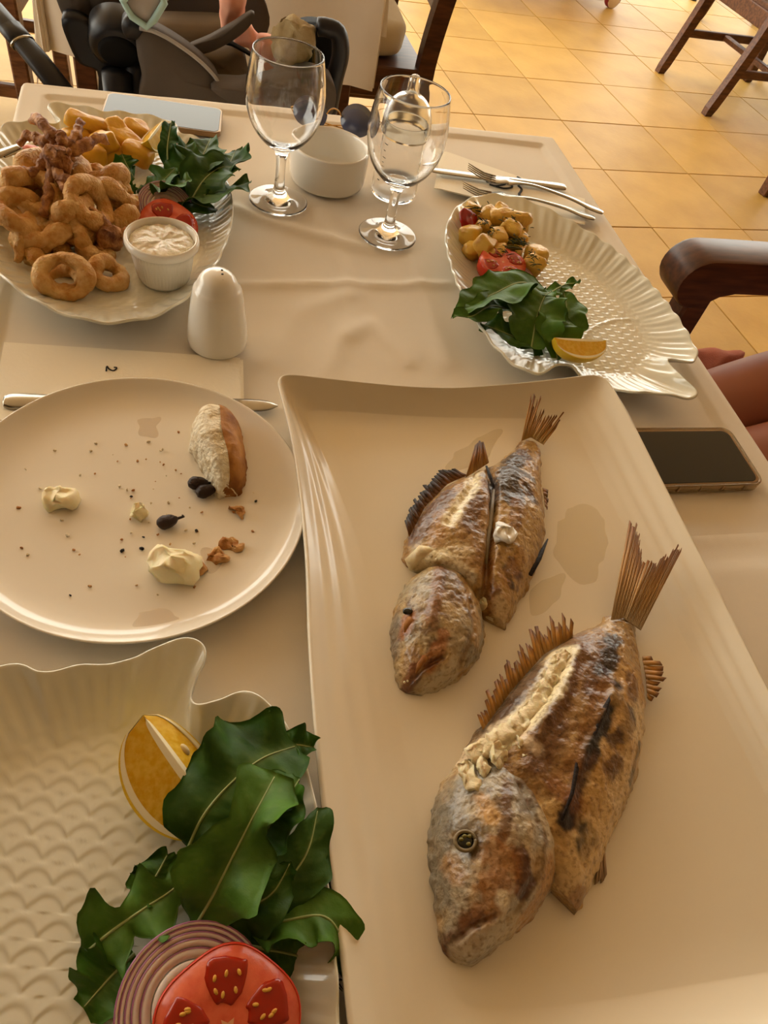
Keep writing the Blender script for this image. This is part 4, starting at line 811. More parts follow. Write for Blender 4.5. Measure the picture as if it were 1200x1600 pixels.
for k, q in enumerate([(792, 388, .026, .020, .0045, .004, .1), (776, 394, .025, .018, .0045, .004, .2), (806, 380, .028, .014, .0045, .004, -.1)]):
    chunk('green_pepper_strip', 'olive-green roasted pepper strip above the pink tomato slice', 'pepper', 'green pepper strips', *q[:6], m_grpep, 9*k+2, .7, 0, 0, q[6], .0015)
dl = []; rr = random.Random(3)
for cx, cy, h, n in ((748, 328, .042, 18), (757, 345, .044, 14), (800, 338, .048, 14), (812, 375, .04, 30), (820, 352, .034, 20), (770, 360, .042, 16), (830, 400, .038, 16), (790, 390, .040, 10), (842, 412, .036, 8)):
    for k in range(n):
        p = V(cx+rr.gauss(0, 8), cy+rr.gauss(0, 5), h-.002+rr.uniform(-.004, .004)); a = rr.uniform(0, 2*PI); d = np.array([math.cos(a), math.sin(a), rr.uniform(-.3, .5)])*rr.uniform(.002, .005)
        dl.append(tube([p-d, p, p+d+np.array([0, 0, -.001])], [.0004, .0006, .0003], 5))
solo('chopped_dill', join(*dl), m_dill, 'chopped dark dill scattered over the roast potatoes', 'herbs', kind='stuff')
def sprig(px, base, label):
    W_ = resample(crom([V(x, y, base) for x, y in px], 30), 20); L_ = [tube(W_, .0007, 6)]
    for k in range(2, 20):
        a = rr.uniform(0, 6.28); L_.append(tube([W_[k], W_[k]+np.array([math.cos(a), math.sin(a), .3])*.0045], [.0005, .0002], 5))
    solo('dill_sprig', join(*L_), m_dill, label, 'herbs')
sprig([(460, 1523), (480, 1527), (500, 1540), (520, 1545), (530, 1530)], .012, 'dark wilted dill sprig on the plate beside the large tomato slice')
# ------------------------------------------------------------------ leftovers on the dinner plate
DZ = .008
def pblob(name, label, cat, group, px, py, a, b, c, m, seed, e=.8, rz=0, amp=.002, h=None):
    v, f = superell(a, b, c, e, 18, 12); v = jit(v, amp, 110, seed, 3)@rm(0, 0, rz).T+V(px, py, DZ+c*.7 if h is None else h); v[:, 2] = np.maximum(v[:, 2], T+.0076); return solo(name, (v, f), m, label, cat, group)
pblob('butter_pat', 'large pat of butter flecked with crumbs near the toasted crumbs', 'butter', 'bits of butter', 272, 883, .019, .014, .010, m_butter, 1, .7, -.2, .0036)
pblob('butter_pat', 'ragged lump of butter lying alone on the far side from the bread', 'butter', 'bits of butter', 94, 779, .013, .009, .006, m_butter, 4, .8, -.2, .004)
pblob('butter_pat', 'tiny bit of butter in the middle of the dinner plate', 'butter', 'bits of butter', 217, 800, .006, .006, .005, m_butter, 8, .9, 0, .004)
def pit(px, py, rz, label):
    v, f = superell(.0085, .0055, .0052, 1, 20, 14); v[:, 1:] *= (1-.25*v[:, :1]/.0085); v = jit(v, .0006, 300, px, 2)@rm(0, 0, rz).T+V(px, py, DZ+.0045)
    o = solo('olive_pit', (v, f), m_pit, label, 'olive pit', 'olive pits')
    d = np.array([math.cos(rz), math.sin(rz), 0]); c = V(px, py, DZ+.0045); part('stem', tube([c+d*.007, c+d*.0115, c+d*.0125+np.array([0, 0, .001])], [.0012, .0010, .0016], 6), m_pit, o)
pit(262, 815, .35, 'dark olive pit lying alone in the middle of the dinner plate'); pit(310, 755, .0, 'dark olive pit beside the bread, the darker of the touching pair'); pit(322, 767, .3, 'ribbed olive pit beside the bread, partly under its darker neighbour')
brs = [((320, 643), (348, 650)), ((303, 660), (371, 664)), ((297, 695), (380, 705)), ((315, 728), (383, 738)), ((334, 760), (374, 764)), ((342, 770), (352, 768))]
P, f, uu, vv = body_loft(brs, [.016, .028, .032, .030, .018, .005], 60, 40, T+.0078, .008, p=3.0, seed=31, lump=.003)
bt_ = solo('bread_piece', (P, f), m_crumb, 'torn end of a white bread slice with brown crust on the dinner plate', 'bread')
P2, f2_, uu, vv = body_loft(brs, [.016, .028, .032, .030, .018, .005], 60, 40, T+.0078, .008, p=3.0, seed=31, lump=.003)
keep = vv > .1; d = np.array([1.0, .1, .55]); d /= np.linalg.norm(d); idx = {i: k for k, i in enumerate(np.nonzero(keep)[0])}
top_ = P2[keep]+d*.0012; bot_ = P2[keep]-d*.001; fc = [[idx[a] for a in q] for q in f2_ if len(q) == 4 and all(keep[a] for a in q)]
part('crust', (np.r_[top_, bot_], fc+[[a+len(top_) for a in q][::-1] for q in fc]), m_crust, bt_, fix=False)
for k, (x, y, a, b) in enumerate([(362, 848, .011, .004), (343, 872, .008, .006), (308, 888, .006, .006), (373, 800, .006, .003)]):
    pblob('toast_crumb', 'brown toast crumb on the dinner plate near the butter', 'crumb', 'large toast crumbs', x, y, a, b, .0024, m_crumbs, 5*k, .8, -.3, .0042)
cr = {0: [], 1: [], 2: []}; mats_ = [m_crumbs, m_crumb, m_ink]; rr = random.Random(11)
fixed = [(121, 607, 0), (106, 645, 2), (197, 695, 0), (21, 698, 1), (232, 690, 1), (279, 675, 0), (250, 722, 0), (283, 740, 0), (125, 742, 1), (29, 793, 0), (63, 763, 1), (190, 843, 0), (247, 835, 0), (205, 832, 1), (191, 860, 2), (247, 860, 2), (304, 917, 0), (110, 930, 2), (74, 966, 0), (44, 950, 0), (378, 895, 2), (395, 830, 0), (365, 800, 0), (412, 831, 2), (263, 785, 1), (280, 778, 0)]
for k in range(70): fixed.append((rr.gauss(240, 110), rr.gauss(800, 95), rr.choice([0, 0, 1, 1, 1, 2])))
for x, y, k in fixed:
    p = V(x, y, DZ+.0006)
    if math.hypot(p[0]-DC[0], p[1]-DC[1]) > .095: continue
    s = rr.uniform(.0004, .0010)*(1.4 if len(cr[k]) < 8 else 1); cr[k].append((jit(superell(s*1.5, s, s*.8, .9, 8, 6)[0]@rm(0, 0, rr.uniform(0, 6)).T, s*.4, 900, x)+p, superell(s, s, s, .9, 8, 6)[1]))
for k, nm in enumerate(('brown', 'pale', 'black')): solo('crumbs', join(*cr[k]), mats_[k], nm+' crumbs strewn over the dinner plate', 'crumbs', kind='stuff')
for k, (pp, l) in enumerate([([(200, 960), (240, 952), (280, 965), (270, 985), (220, 988)], 'by the near rim'), ([(320, 860), (355, 855), (350, 885), (325, 892)], 'under the toast crumbs'), ([(215, 655), (248, 650), (245, 678), (220, 680)], 'beyond the bread')]):
    puddle(pp, .0003, m_stain, 'pale brown sauce smear on the dinner plate '+l, 'smear', 'sauce smears', 20+k, base=T+.0077+(.002 if k == 0 else 0), amp=.8, name='sauce_smear')
# ------------------------------------------------------------------ cutlery, napkins, phones, sunglasses
def axes(a, b):
    a, b = np.array(a), np.array(b); x = (b-a); L_ = np.linalg.norm(x); x = x/L_; y = np.cross([0, 0, 1.], x); y /= np.linalg.norm(y); return a, x, y, np.cross(x, y), L_
def strip(a, x, y, z, prof, th, n=3):
    """flat bar along x: prof = (t, half width, z offset)"""
    P = crom(prof, 60); v = []
    for t, w_, h in P:
        for s, k in ((-1, 0), (-.7, 1), (.7, 1), (1, 0), (.7, -1), (-.7, -1)): v.append(a+x*t+y*(w_*s)+z*(h+th*k))
    return np.array(v), grid_faces(len(P), 6, True)+[list(range(6))[::-1], list(range((len(P)-1)*6, len(P)*6))]
def fork(label, head, tail, group=None):
    """head = tine tips, tail = handle end (world points)"""
    a, x, y, z, L_ = axes(head, tail); t = thing('fork', label, 'fork', (a+x*L_/2), group)
    part('handle', strip(a, x, y, z, [(.055, .0105, .001), (.062, .0095, 0), (.075, .0045, .003), (.1, .0034, .006), (L_*.75, .0055, .004), (L_-.02, .0085, .0), (L_-.004, .0075, -.001), (L_, .003, -.001)], .0011), m_steel, t)
    part('head', strip(a, x, y, z, [(.036, .0112, -.003), (.045, .0118, -.002), (.055, .0106, .001), (.06, .008, .001)], .0009), m_steel, t)
    for k in range(4):
        o = (k-1.5)*.0062; part('tine', tube([a+y*o*.93+z*.004, a+x*.012+y*o*.97+z*.0005, a+x*.025+y*o-z*.0025, a+x*.042+y*o-z*.0022], [.0005, .0010, .0013, .0014], 8), m_steel, t)
    return t
def knife(label, tip, tail, group=None):
    a, x, y, z, L_ = axes(tip, tail); t = thing('table_knife', label, 'knife', (a+x*L_/2), group)
    part('blade', strip(a, x, y, z, [(0, .001, 0), (.01, .0065, 0), (.03, .0085, 0), (.08, .0085, 0), (L_*.5-.006, .007, 0), (L_*.5, .006, 0)], .0007), m_steel, t)
    part('handle', strip(a, x, y, z, [(L_*.5-.004, .0045, .001), (L_*.55, .0055, .001), (L_*.8, .0085, .001), (L_-.012, .010, .001), (L_-.002, .008, .001), (L_, .004, .001)], .0020), m_steel, t)
    return t
knife('steel knife lying across the napkin beside the roast potato plate', V(663, 264, .010), V(883, 294, .009), 'table knives')
fork('steel fork resting tines-up over the napkin beside the knife', V(730, 264, .022), V(943, 331, .010), 'forks')
fork('steel fork half under the rim of the roast potato plate', V(722, 293, .013), V(930, 340, .009), 'forks')
knife('steel knife under the dinner plate with its handle on the folded napkin', V(434, 634, .0024), V(6, 628, .0024), 'table knives')
knife('steel knife leaning on the rim of the calamari plate behind the squid', V(100, 205, .045), V(-60, 264, .036), 'table knives')
def napkin(label, px, layers=2, seed=0, lift=0.):
    W_ = np.array([V(*p, .001)[:2] for p in px]); t = thing('paper_napkin', label, 'napkin', (*W_.mean(0), T), 'paper napkins')
    for k in range(layers):
        n = 16; P = []; sh = np.array([.003, -.002])*k*(1 if seed else -1)
        for i in range(n):
            for j in range(n):
                u, v_ = i/(n-1), j/(n-1); p = W_[0]*(1-u)*(1-v_)+W_[1]*u*(1-v_)+W_[2]*u*v_+W_[3]*(1-u)*v_+sh
                P.append([*p, T+lift+.0010+.0009*k+.0004*noise.noise((p[0]*40, p[1]*40, seed+k))])
        P = np.array(P); g = grid_faces(n, n); Q = P-[0, 0, .0007]; o = n*n
        rim = [i*n for i in range(n)]+[(n-1)*n+j for j in range(1, n)]+[i*n+n-1 for i in range(n-2, -1, -1)]+[j for j in range(n-2, 0, -1)]
        part('ply', (np.r_[P, Q], g+[[a+o for a in q][::-1] for q in g]+[[rim[i], rim[(i+1) % len(rim)], o+rim[(i+1) % len(rim)], o+rim[i]] for i in range(len(rim))]), m_nap, t, smooth=False)
    return t
n1 = napkin('folded cream napkin under the knife and forks', [(688, 238), (905, 312), (904, 352), (678, 296)], 3, 1, .0022)
n2 = napkin('folded cream napkin tucked under the dinner plate', [(12, 538), (380, 562), (382, 660), (-10, 660)], 2, 0)
def ink(px, h, r, par): part('printed_mark', tube(resample(crom([V(*p, h) for p in px], 30), 24), r, 6, .3), m_ink, par)
ink([(166, 580), (167, 572), (170, 576), (176, 579), (181, 577), (182, 574), (178, 574)], .0026, .0008, n2)
for q in ([(760, 284), (775, 282), (790, 287), (775, 290), (765, 288)], [(775, 291), (788, 294), (800, 292), (795, 286)], [(808, 276), (814, 280), (812, 288), (806, 286)], [(810, 290), (815, 296), (811, 303)], [(811, 303), (813, 308)]): ink(q, .0062, .0020, n1)
def rrect(L_, W_, r, n=8):
    P = []
    for cx, cy, a0 in ((L_/2-r, W_/2-r, 0), (-L_/2+r, W_/2-r, PI/2), (-L_/2+r, -W_/2+r, PI), (L_/2-r, -W_/2+r, 1.5*PI)):
        for k in range(n+1): a = a0+k*PI/2/n; P.append((cx+r*math.cos(a), cy+r*math.sin(a)))
    return np.array(P)
def slab(L_, W_, r, z0, z1, b=.001):
    o, i = rrect(L_, W_, r), rrect(L_-2*b, W_-2*b, r-b); n = len(o); R_ = [np.c_[i, np.full(n, z0)], np.c_[o, np.full(n, z0+b)], np.c_[o, np.full(n, z1-b)], np.c_[i, np.full(n, z1)]]
    return np.concatenate(R_), grid_faces(4, n, True)+[list(range(n))[::-1], list(range(3*n, 4*n))]
def phone(label, c, rz, mscr, mframe, case=None, L_=.152, W_=.074):
    t = thing('smartphone', label, 'phone', c, 'phones on the table'); put = lambda vf: xf(vf, c, rz=rz)
    part('body', put(slab(L_, W_, .010, .0012, .0085)), mframe, t, sharp=.6); part('screen', put(slab(L_-.005, W_-.005, .0085, .0080, .0089, .0003)), mscr, t, sharp=.6)
    if case:
        o = rrect(L_+.005, W_+.005, .012); i = rrect(L_+.0008, W_+.0008, .0105); n = len(o)
        R_ = [np.c_[i, np.full(n, .0012)], np.c_[o, np.full(n, .0002)], np.c_[o, np.full(n, .0092)], np.c_[(o+i)/2, np.full(n, .0098)], np.c_[i, np.full(n, .0092)], np.c_[i, np.full(n, .0012)]]
        part('case', put((np.concatenate(R_), grid_faces(6, n, True))), case, t)
        for x in (-.045, -.02, .005, .03, .055): part('case_notch', put(box(x-.0012, x+.0012, -W_/2-.0032, -W_/2-.0022, .002, .009, .0003)), m_phone, t)
    return t
phone('gold-framed phone with a pale reflecting screen lying behind the calamari plate', np.array([-.020, 1.047, T]), -.10, m_scrgrey, m_phone)
phone('phone with a black screen in a clear amber case beside the long platter', np.array([.470, .4155, T]), .0, m_screen, m_phone, m_case)
# sunglasses
sgc = V(520, 212, .0); sg = thing('sunglasses', 'round blue-grey sunglasses with a gold wire bridge behind the white bowl', 'sunglasses', sgc)
R_s = basis((.99, -.12, 0), (-.05, -.72, .62))           # local x across, y up the lens, z facing
sp = lambda p: np.array(p)@R_s.T+sgc+np.array([0, .008, .022])
for s in (-1, 1):
    a = np.linspace(0, 2*PI, 40, endpoint=False); o = np.array([s*.033, 0, 0])
    top = np.array([sp(o+[.0235*math.cos(q), .0222*math.sin(q), 0]) for q in a]); nrm = R_s[:, 2]
    v = np.r_[top+nrm*.0008, top-nrm*.0008, [sp(o)+nrm*.0022], [sp(o)+nrm*.0006]]
    part('lens', (v, [[i, (i+1) % 40, 80] for i in range(40)]+[[40+(i+1) % 40, 40+i, 81] for i in range(40)]+[[i, 40+i, 40+(i+1) % 40, (i+1) % 40] for i in range(40)]), m_lens, sg)
    part('temple', tube([sp(p) for p in ([s*.056, .004, 0], [s*.060, .004, -.004], [s*.056, 0, -.012], [s*.0, -.006, -.016], [-s*.045, -.012, -.018])], .0009, 6), m_gold, sg)
part('bridge', tube(resample(crom([sp(p) for p in ([-.0105, .002, .001], [-.006, .008, .002], [0, .010, .003], [.006, .008, .002], [.0105, .002, .001])], 24), 20), .0010, 7), m_gold, sg)
# ------------------------------------------------------------------ chairs
def seat_cushion(label, c, sx, sy, h, rz=0):
    v, f = superell(sx/2, sy/2, h/2, .35, 36, 16); v = jit(v, .004, 14, c[0]*7, 2); v = v@rm(0, 0, rz).T+np.array(c); v[:, 2] = np.maximum(v[:, 2], .4492); return solo('seat_cushion', (v, f), m_cush, label, 'cushion', 'beige chair cushions')
def chair(label, loc, rz, m=None, arms=True, group='wooden restaurant chairs'):
    """faces local +X; origin on the floor under the seat centre"""
    m = m or m_wood2; t = thing('wooden_armchair', label, 'chair', loc, group); put = lambda vf: xf(vf, loc, rz=rz)
    for s in (-1, 1):
        y = s*.235
        part('leg', put(box(.20, .245, y-.022, y+.022, 0, .66 if arms else .44, .005)), m, t, smooth=False)
        q = [(-.34, 0), (-.295, .16), (-.245, .36), (-.235, .48), (-.265, .70), (-.33, .93)]; c = crom(q, 24); L_ = []
        v = []
        for i, (x, z) in enumerate(c):
            wd = .024 if 0 < i < 23 else .018
            for dx, dy in ((-1, -.85), (1, -.85), (1, .85), (-1, .85)): v.append([x+dx*wd, y+dy*.022, z])
        part('rear_leg', put((np.array(v), grid_faces(24, 4, True)+[[3, 2, 1, 0], [92, 93, 94, 95]])), m, t, smooth=False)
        part('side_rail', put(box(-.25, .21, y-.014, y+.014, .37, .435)), m, t, smooth=False)
        part('stretcher', put(box(-.29, .21, y-.012, y+.012, .17, .205)), m, t, smooth=False)
        if arms:
            prof = [(-.27, .66), (-.27, .70), (.0, .712), (.20, .712)]+[(.245+.043*math.cos(a), .668+.043*math.sin(a)) for a in np.linspace(1.5, -1.9, 14)]+[(.205, .648), (.18, .655)]
            P = np.array(prof); n = len(P); yy = [y-.034, y-.030, y+.030, y+.034]; ins = [.94, 1, 1, .94]; cc = np.array([P[:, 0].mean(), .68])
            v = np.concatenate([np.c_[cc[0]+(P[:, 0]-cc[0])*(1-(1-k)*.12), np.full(n, q_), cc[1]+(P[:, 1]-cc[1])*k] for k, q_ in zip(ins, yy)])
            part('armrest', put((v, grid_faces(4, n, True)+[list(range(n))[::-1], list(range(3*n, 4*n))])), m, t, sharp=.7)
    part('seat', put(box(-.24, .25, -.25, .25, .425, .45)), m, t, smooth=False)
    part('front_rail', put(box(.205, .235, -.22, .22, .37, .43)), m, t, smooth=False); part('back_rail', put(box(-.255, -.225, -.22, .22, .36, .43)), m, t, smooth=False)
    part('cross_stretcher', put(box(-.06, -.03, -.23, .23, .175, .20)), m, t, smooth=False)
    for z0, z1, cv in ((.56, .70, .03), (.76, .92, .03)):
        v = []; yy = np.linspace(-.225, .225, 14)
        for z in (z0, z1):
            xb = np.interp(z, [.48, .70, .93], [-.235, -.265, -.33])
            for th in (-.010, .010):
                for y in yy: v.append([xb-cv*(1-(y/.225)**2)+th, y, z])
        n = 14; f = []
        for i in range(n-1): f += [[i, i+1, 2*n+i+1, 2*n+i], [n+i+1, n+i, 3*n+i, 3*n+i+1], [i+1, i, n+i, n+i+1], [2*n+i, 2*n+i+1, 3*n+i+1, 3*n+i]]
        f += [[0, 2*n, 3*n, n], [n-1, 2*n-1, 4*n-1, 3*n-1]]
        part('back_slat', put((np.array(v), f)), m, t, sharp=.7)
    return t
chair('dark wooden armchair of the person in rust clothes, its armrest beside the scaled plate', (1.02, .645, 0), PI, m_wood)
seat_cushion('beige seat cushion under the person in rust clothes', (1.01, .645, .473), .44, .42, .05)
# far dining set at the right
chair('wooden armchair with splayed rear legs on the open tiled floor', (2.77, 3.54, 0), .08)
seat_cushion('beige seat cushion on the chair with splayed legs out on the tiles', (2.79, 3.54, .475), .43, .43, .06)
chair('wooden armchair standing beyond the iron-footed table', (3.42, 4.42, 0), -1.45)
chair('wooden armchair with one leg beside the open tiles, near the iron-footed table', (2.62, 2.36, 0), 1.75)
def pedestal(label, c, ztop=.75):
    t = thing('pedestal_table', label, 'table', (*c, 0), 'iron-footed tables'); c = np.array([*c, 0.])
    part('tabletop', box(c[0]-.39, c[0]+.39, c[1]-.39, c[1]+.39, ztop-.03, ztop), m_wood2, t, smooth=False); part('column', tube([c+[0, 0, .10], c+[0, 0, .4], c+[0, 0, ztop-.03]], [.045, .035, .06], 16), m_iron, t)
    for k in range(4):
        a = PI/4+k*PI/2; d = np.array([math.cos(a), math.sin(a), 0]); part('iron_leg', tube(resample(crom([c+d*.02+[0, 0, .22], c+d*.14+[0, 0, .17], c+d*.30+[0, 0, .075], c+d*.36+[0, 0, .05]], 20), 16), np.linspace(.032, .022, 16), 10), m_iron, t)
        part('foot_pad', lathe([(.0001, 0), (.026, 0), (.024, .012), (.012, .022), (.008, .05), (.0001, .055)], 16, c+d*.36), m_iron, t)
pedestal('dark table on black cast-iron feet beside the chair with splayed legs', (3.38, 3.62)); pedestal('dark table on black cast-iron feet farthest off, behind the service trolley', (3.55, 5.35))
# service trolley
tr = thing('service_trolley', 'dark service trolley on castors at the edge of the tiled floor', 'trolley', (2.2, 4.95, 0))
part('body', box(1.45, 2.62, 4.72, 5.3, .16, .85, .01), m_darkmetal, tr, smooth=False)
for x, y in ((2.50, 4.66), (2.50, 5.22), (1.55, 4.78), (1.55, 5.22)):
    wv = xf(lathe([(.0001, -.018), (.045, -.018), (.052, -.014), (.052, .014), (.045, .018), (.0001, .018)], 28), (x, y, .053), PI/2, 0, .35); wh = part('castor', wv, m_wheel, tr)
    part('tyre', xf(lathe([(.050, -.016), (.058, -.013), (.058, .013), (.050, .016), (.047, 0)], 28), (x, y, .059), PI/2, 0, .35), m_redr, wh); part('fork_bracket', box(x-.03, x+.03, y-.03, y+.035, .115, .19), m_darkmetal, wh, smooth=False)
    part('hub', xf(superell(.014, .014, .024, 1, 12, 8), (x, y, .058), PI/2, 0, .35), m_redr, wh)
# table behind, with its chairs
table('dark wooden table under the hanging white cloth behind the stroller', -.29, .49, 2.0, 2.78, T)
cloth('white tablecloth hanging low behind the stroller', -.285, .485, 2.005, 2.775, T+.004, (.31, .19, .31, .31), res=.05, lip=0, seed=7., amp=.001, flare=.03)
chair('dark wooden chair pulled up to the table behind the stroller', (.43, 2.385, 0), PI+.03, m_wood, arms=False)
seat_cushion('thick beige cushion on the chair at the table behind the stroller', (.425, 2.385, .495), .40, .42, .09)
chair('brown wooden armchair behind the black stroller handle', (-.62, 2.62, 0), -.1)
seat_cushion('beige cushion on the chair behind the black stroller handle', (-.60, 2.62, .475), .42, .42, .06)
chair('brown wooden armchair draped with a beige cloth beside the calamari plate', (-.64, 1.40, 0), .1, arms=False)
v, f = superell(.22, .22, .035, .4, 40, 18); v = jit(v, .02, 12, 3, 3); v = v*[1.0, .95, 1.2]+[-.605, 1.40, .485]; v[:, 2] = np.maximum(v[:, 2], .4492); solo('draped_cloth', (v, f), m_cush, 'crumpled beige cloth on the chair beside the calamari plate', 'cloth')
# ------------------------------------------------------------------ stroller
def pillow(px, y, th, bulge, n=48, rings=7, seed=0, wr=.004):
    W_ = resample(crom([VY(a, b, y if not isinstance(y, (list, tuple)) else y[i]) for i, (a, b) in enumerate(px)], 160, True), n, True); c = W_.mean(0); out = []
    for k in range(rings):
        s = 1-k/rings; P = c+(W_-c)*s; P = P+np.array([0, -1, .35])*bulge*(1-s*s); P[:, 1] += wr*nz(P, 18, seed)*(1-s**4); out.append(P)
    back = W_+np.array([0, th, 0]); v = np.concatenate([back]+out+[[c+np.array([0, -1, .35])*bulge]]); m = rings+1
    f = grid_faces(m, n, True)+[list(range(n))]+[[(m-1)*n+i, (m-1)*n+(i+1) % n, m*n] for i in range(n)]
    return v, f
sr = thing('baby_stroller', 'grey and black baby stroller parked behind the table', 'stroller', (.1, 1.45, 0))
part('seat_back', pillow([(235, -60), (360, -60), (420, 20), (400, 70), (330, 60), (250, 50)], 1.62, .03, .0, seed=1), m_greyfab, sr)
part('seat', pillow([(240, 42), (300, 38), (365, 45), (380, 80), (330, 100), (260, 80)], 1.52, .06, .02, seed=2), m_greyfab2, sr)
part('seat_pad', pillow([(310, 82), (350, 78), (378, 85), (388, 115), (378, 135), (340, 130), (315, 115)], 1.40, .05, .03, seed=3), m_greyfab2, sr)
part('side_panel', pillow([(214, 42), (240, 48), (272, 65), (310, 92), (336, 118), (346, 138), (372, 150), (372, 172), (300, 175), (222, 165), (222, 120), (214, 80)], 1.30, .04, .012, seed=4, wr=.008), m_greyfab, sr)
part('panel_piping', tube(resample(crom([VY(*p, 1.295) for p in [(218, 44), (242, 50), (272, 66), (308, 92), (334, 118), (346, 138)]], 40), 36), .003, 7), m_padgrey, sr)
part('footrest', pillow([(330, 140), (380, 138), (400, 132), (470, 118), (520, 130), (522, 170), (500, 185), (400, 178)], 1.27, .05, .01, seed=5), m_greyfab, sr)
part('strap_wing', pillow([(292, 76), (330, 58), (365, 38), (390, 22), (398, 24), (388, 44), (360, 66), (320, 84)], 1.36, .015, .006, seed=6, wr=.001), m_greyfab, sr)
part('fabric_fold', pillow([(118, -30), (200, -30), (205, 30), (190, 45), (150, 42), (125, 20)], 1.42, .05, .03, seed=7, wr=.015), m_greyfab, sr)
part('fabric_fold', pillow([(85, -30), (140, -30), (140, 30), (118, 35), (100, 28)], 1.40, .04, .01, seed=8, wr=.006), m_greyfab, sr)
part('frame_shell', pillow([(96, 30), (122, 28), (150, 45), (200, 42), (222, 60), (224, 160), (160, 160), (152, 112), (125, 100), (108, 70)], 1.36, .06, .0, seed=9, wr=0), m_black, sr)
hc = VY(185, 82, 1.335)
part('joint_hub', xf(lathe([(.0001, 0), (.036, 0), (.043, .006), (.045, .02), (.043, .05), (.03, .06), (.0001, .06)], 40), hc+np.array([0, 0, 0]), -PI/2+.5, 0, 0), m_black, sr)
part('hub_cap', xf(lathe([(.0001, -.006), (.026, -.005), (.031, -.001), (.031, .004), (.0001, .004)], 40), hc+np.array([0, -.001, .001]), -PI/2+.5, 0, 0), m_blackfab, sr)
for s0, s1, y in (((182, 112), (180, 175), 1.34), ((215, 100), (213, 175), 1.36)):
    a = VY(*s0, y); part('frame_leg', tube([a, np.array([a[0], y, .4]), np.array([a[0]-.02, y+.02, .12])], [.024, .022, .018], 14), m_black, sr)
part('buckle_pad', pillow([(190, 2), (214, -26), (262, -6), (256, 8), (230, 43), (204, 26)], 1.29, .03, .008, seed=11, wr=.001), m_padgrey, sr)
part('buckle_trim', tube([VY(*p, 1.283) for p in [(212, -26), (192, 2), (206, 26), (229, 42), (240, 32), (257, 4), (250, -12)]], .0052, 8), m_aqua, sr, 'pale aqua trim')
part('buckle', pillow([(190, 36), (204, 26), (228, 44), (216, 62), (196, 58)], 1.30, .03, .008, seed=12, wr=0), m_black, sr)
part('harness_strap', tube([VY(*p, 1.382) for p in [(345, 64), (362, 68), (384, 80), (396, 88)]], .009, 8, .3), m_blackfab, sr)
part('bumper_bar', tube(resample(crom([VY(*p, 1.34) for p in [(497, 42), (510, 43), (528, 52), (532, 85), (522, 125), (512, 175)]], 40), 30), np.linspace(.014, .017, 30), 12), m_black, sr)
part('side_shell', pillow([(470, 48), (512, 48), (522, 80), (512, 150), (480, 180), (430, 150), (440, 110), (470, 90)], 1.40, .05, 0, seed=13, wr=0), m_blackfab, sr)
part('handle_bar', tube([VY(-30, -10, 1.40), VY(20, 48, 1.35), VY(60, 95, 1.30), VY(115, 165, 1.25)], [.016, .017, .019, .019], 12, .6), m_black, sr)
part('handle_collar', tube([VY(15, 42, 1.352), VY(38, 70, 1.33)], [.019, .020], 12, .62), m_black, sr)
part('handle_ring', tube([VY(34.5, 66, 1.332), VY(36.5, 68.5, 1.33)], [.0207, .0207], 14, .64), m_steel, sr)
for x in (-.18, .42):
    for y in (1.36, 1.80):
        part('wheel', xf(lathe([(.0001, -.02), (.05, -.02), (.07, -.016), (.085, -.018), (.09, 0), (.085, .018), (.07, .016), (.05, .02), (.0001, .02)], 32), (x, y, .09), 0, PI/2, 0), m_black, sr)
    part('chassis_bar', tube([np.array([x, 1.36, .10]), np.array([x*.7+.04, 1.5, .30]), np.array([x, 1.80, .10])], .012, 10), m_black, sr)
part('axle', tube([np.array([-.18, 1.5, .30]), np.array([.42, 1.5, .30])], .012, 10), m_black, sr); part('seat_post', tube([np.array([.12, 1.5, .30]), np.array([.12, 1.52, .55])], .02, 10), m_black, sr)
for k, (px, y, lb) in enumerate([([(344, -40), (378, -40), (380, 30), (368, 52), (346, 50)], 1.42, 'pink crumpled garment hanging over the stroller back'), ([(366, 64), (384, 38), (400, 54), (412, 70), (406, 92), (394, 92), (388, 76)], 1.420, 'pink ruffled garment under the grey stroller strap'), ([(405, 60), (440, 70), (450, 100), (440, 118), (408, 116)], 1.374, 'pink garment lying below the beige knitted hat')]):
    v, f = pillow(px, y, .05 if k == 0 else .022, .025 if k == 0 else .013, seed=20+k, wr=.012 if k == 0 else .005); solo('baby_garment', (jit(v, .006 if k == 0 else .003, 30, k, 2), f), m_pink, lb, 'clothing', 'pink baby clothes')
hv, hf = superell(.036, .030, .041, .9, 36, 24); hv = jit(hv, .010, 32, 4, 3)+VY(456, 68, 1.338); solo('knitted_hat', (hv, hf), m_hat, 'crumpled beige knitted hat in the stroller, seen through the wine glass', 'hat')
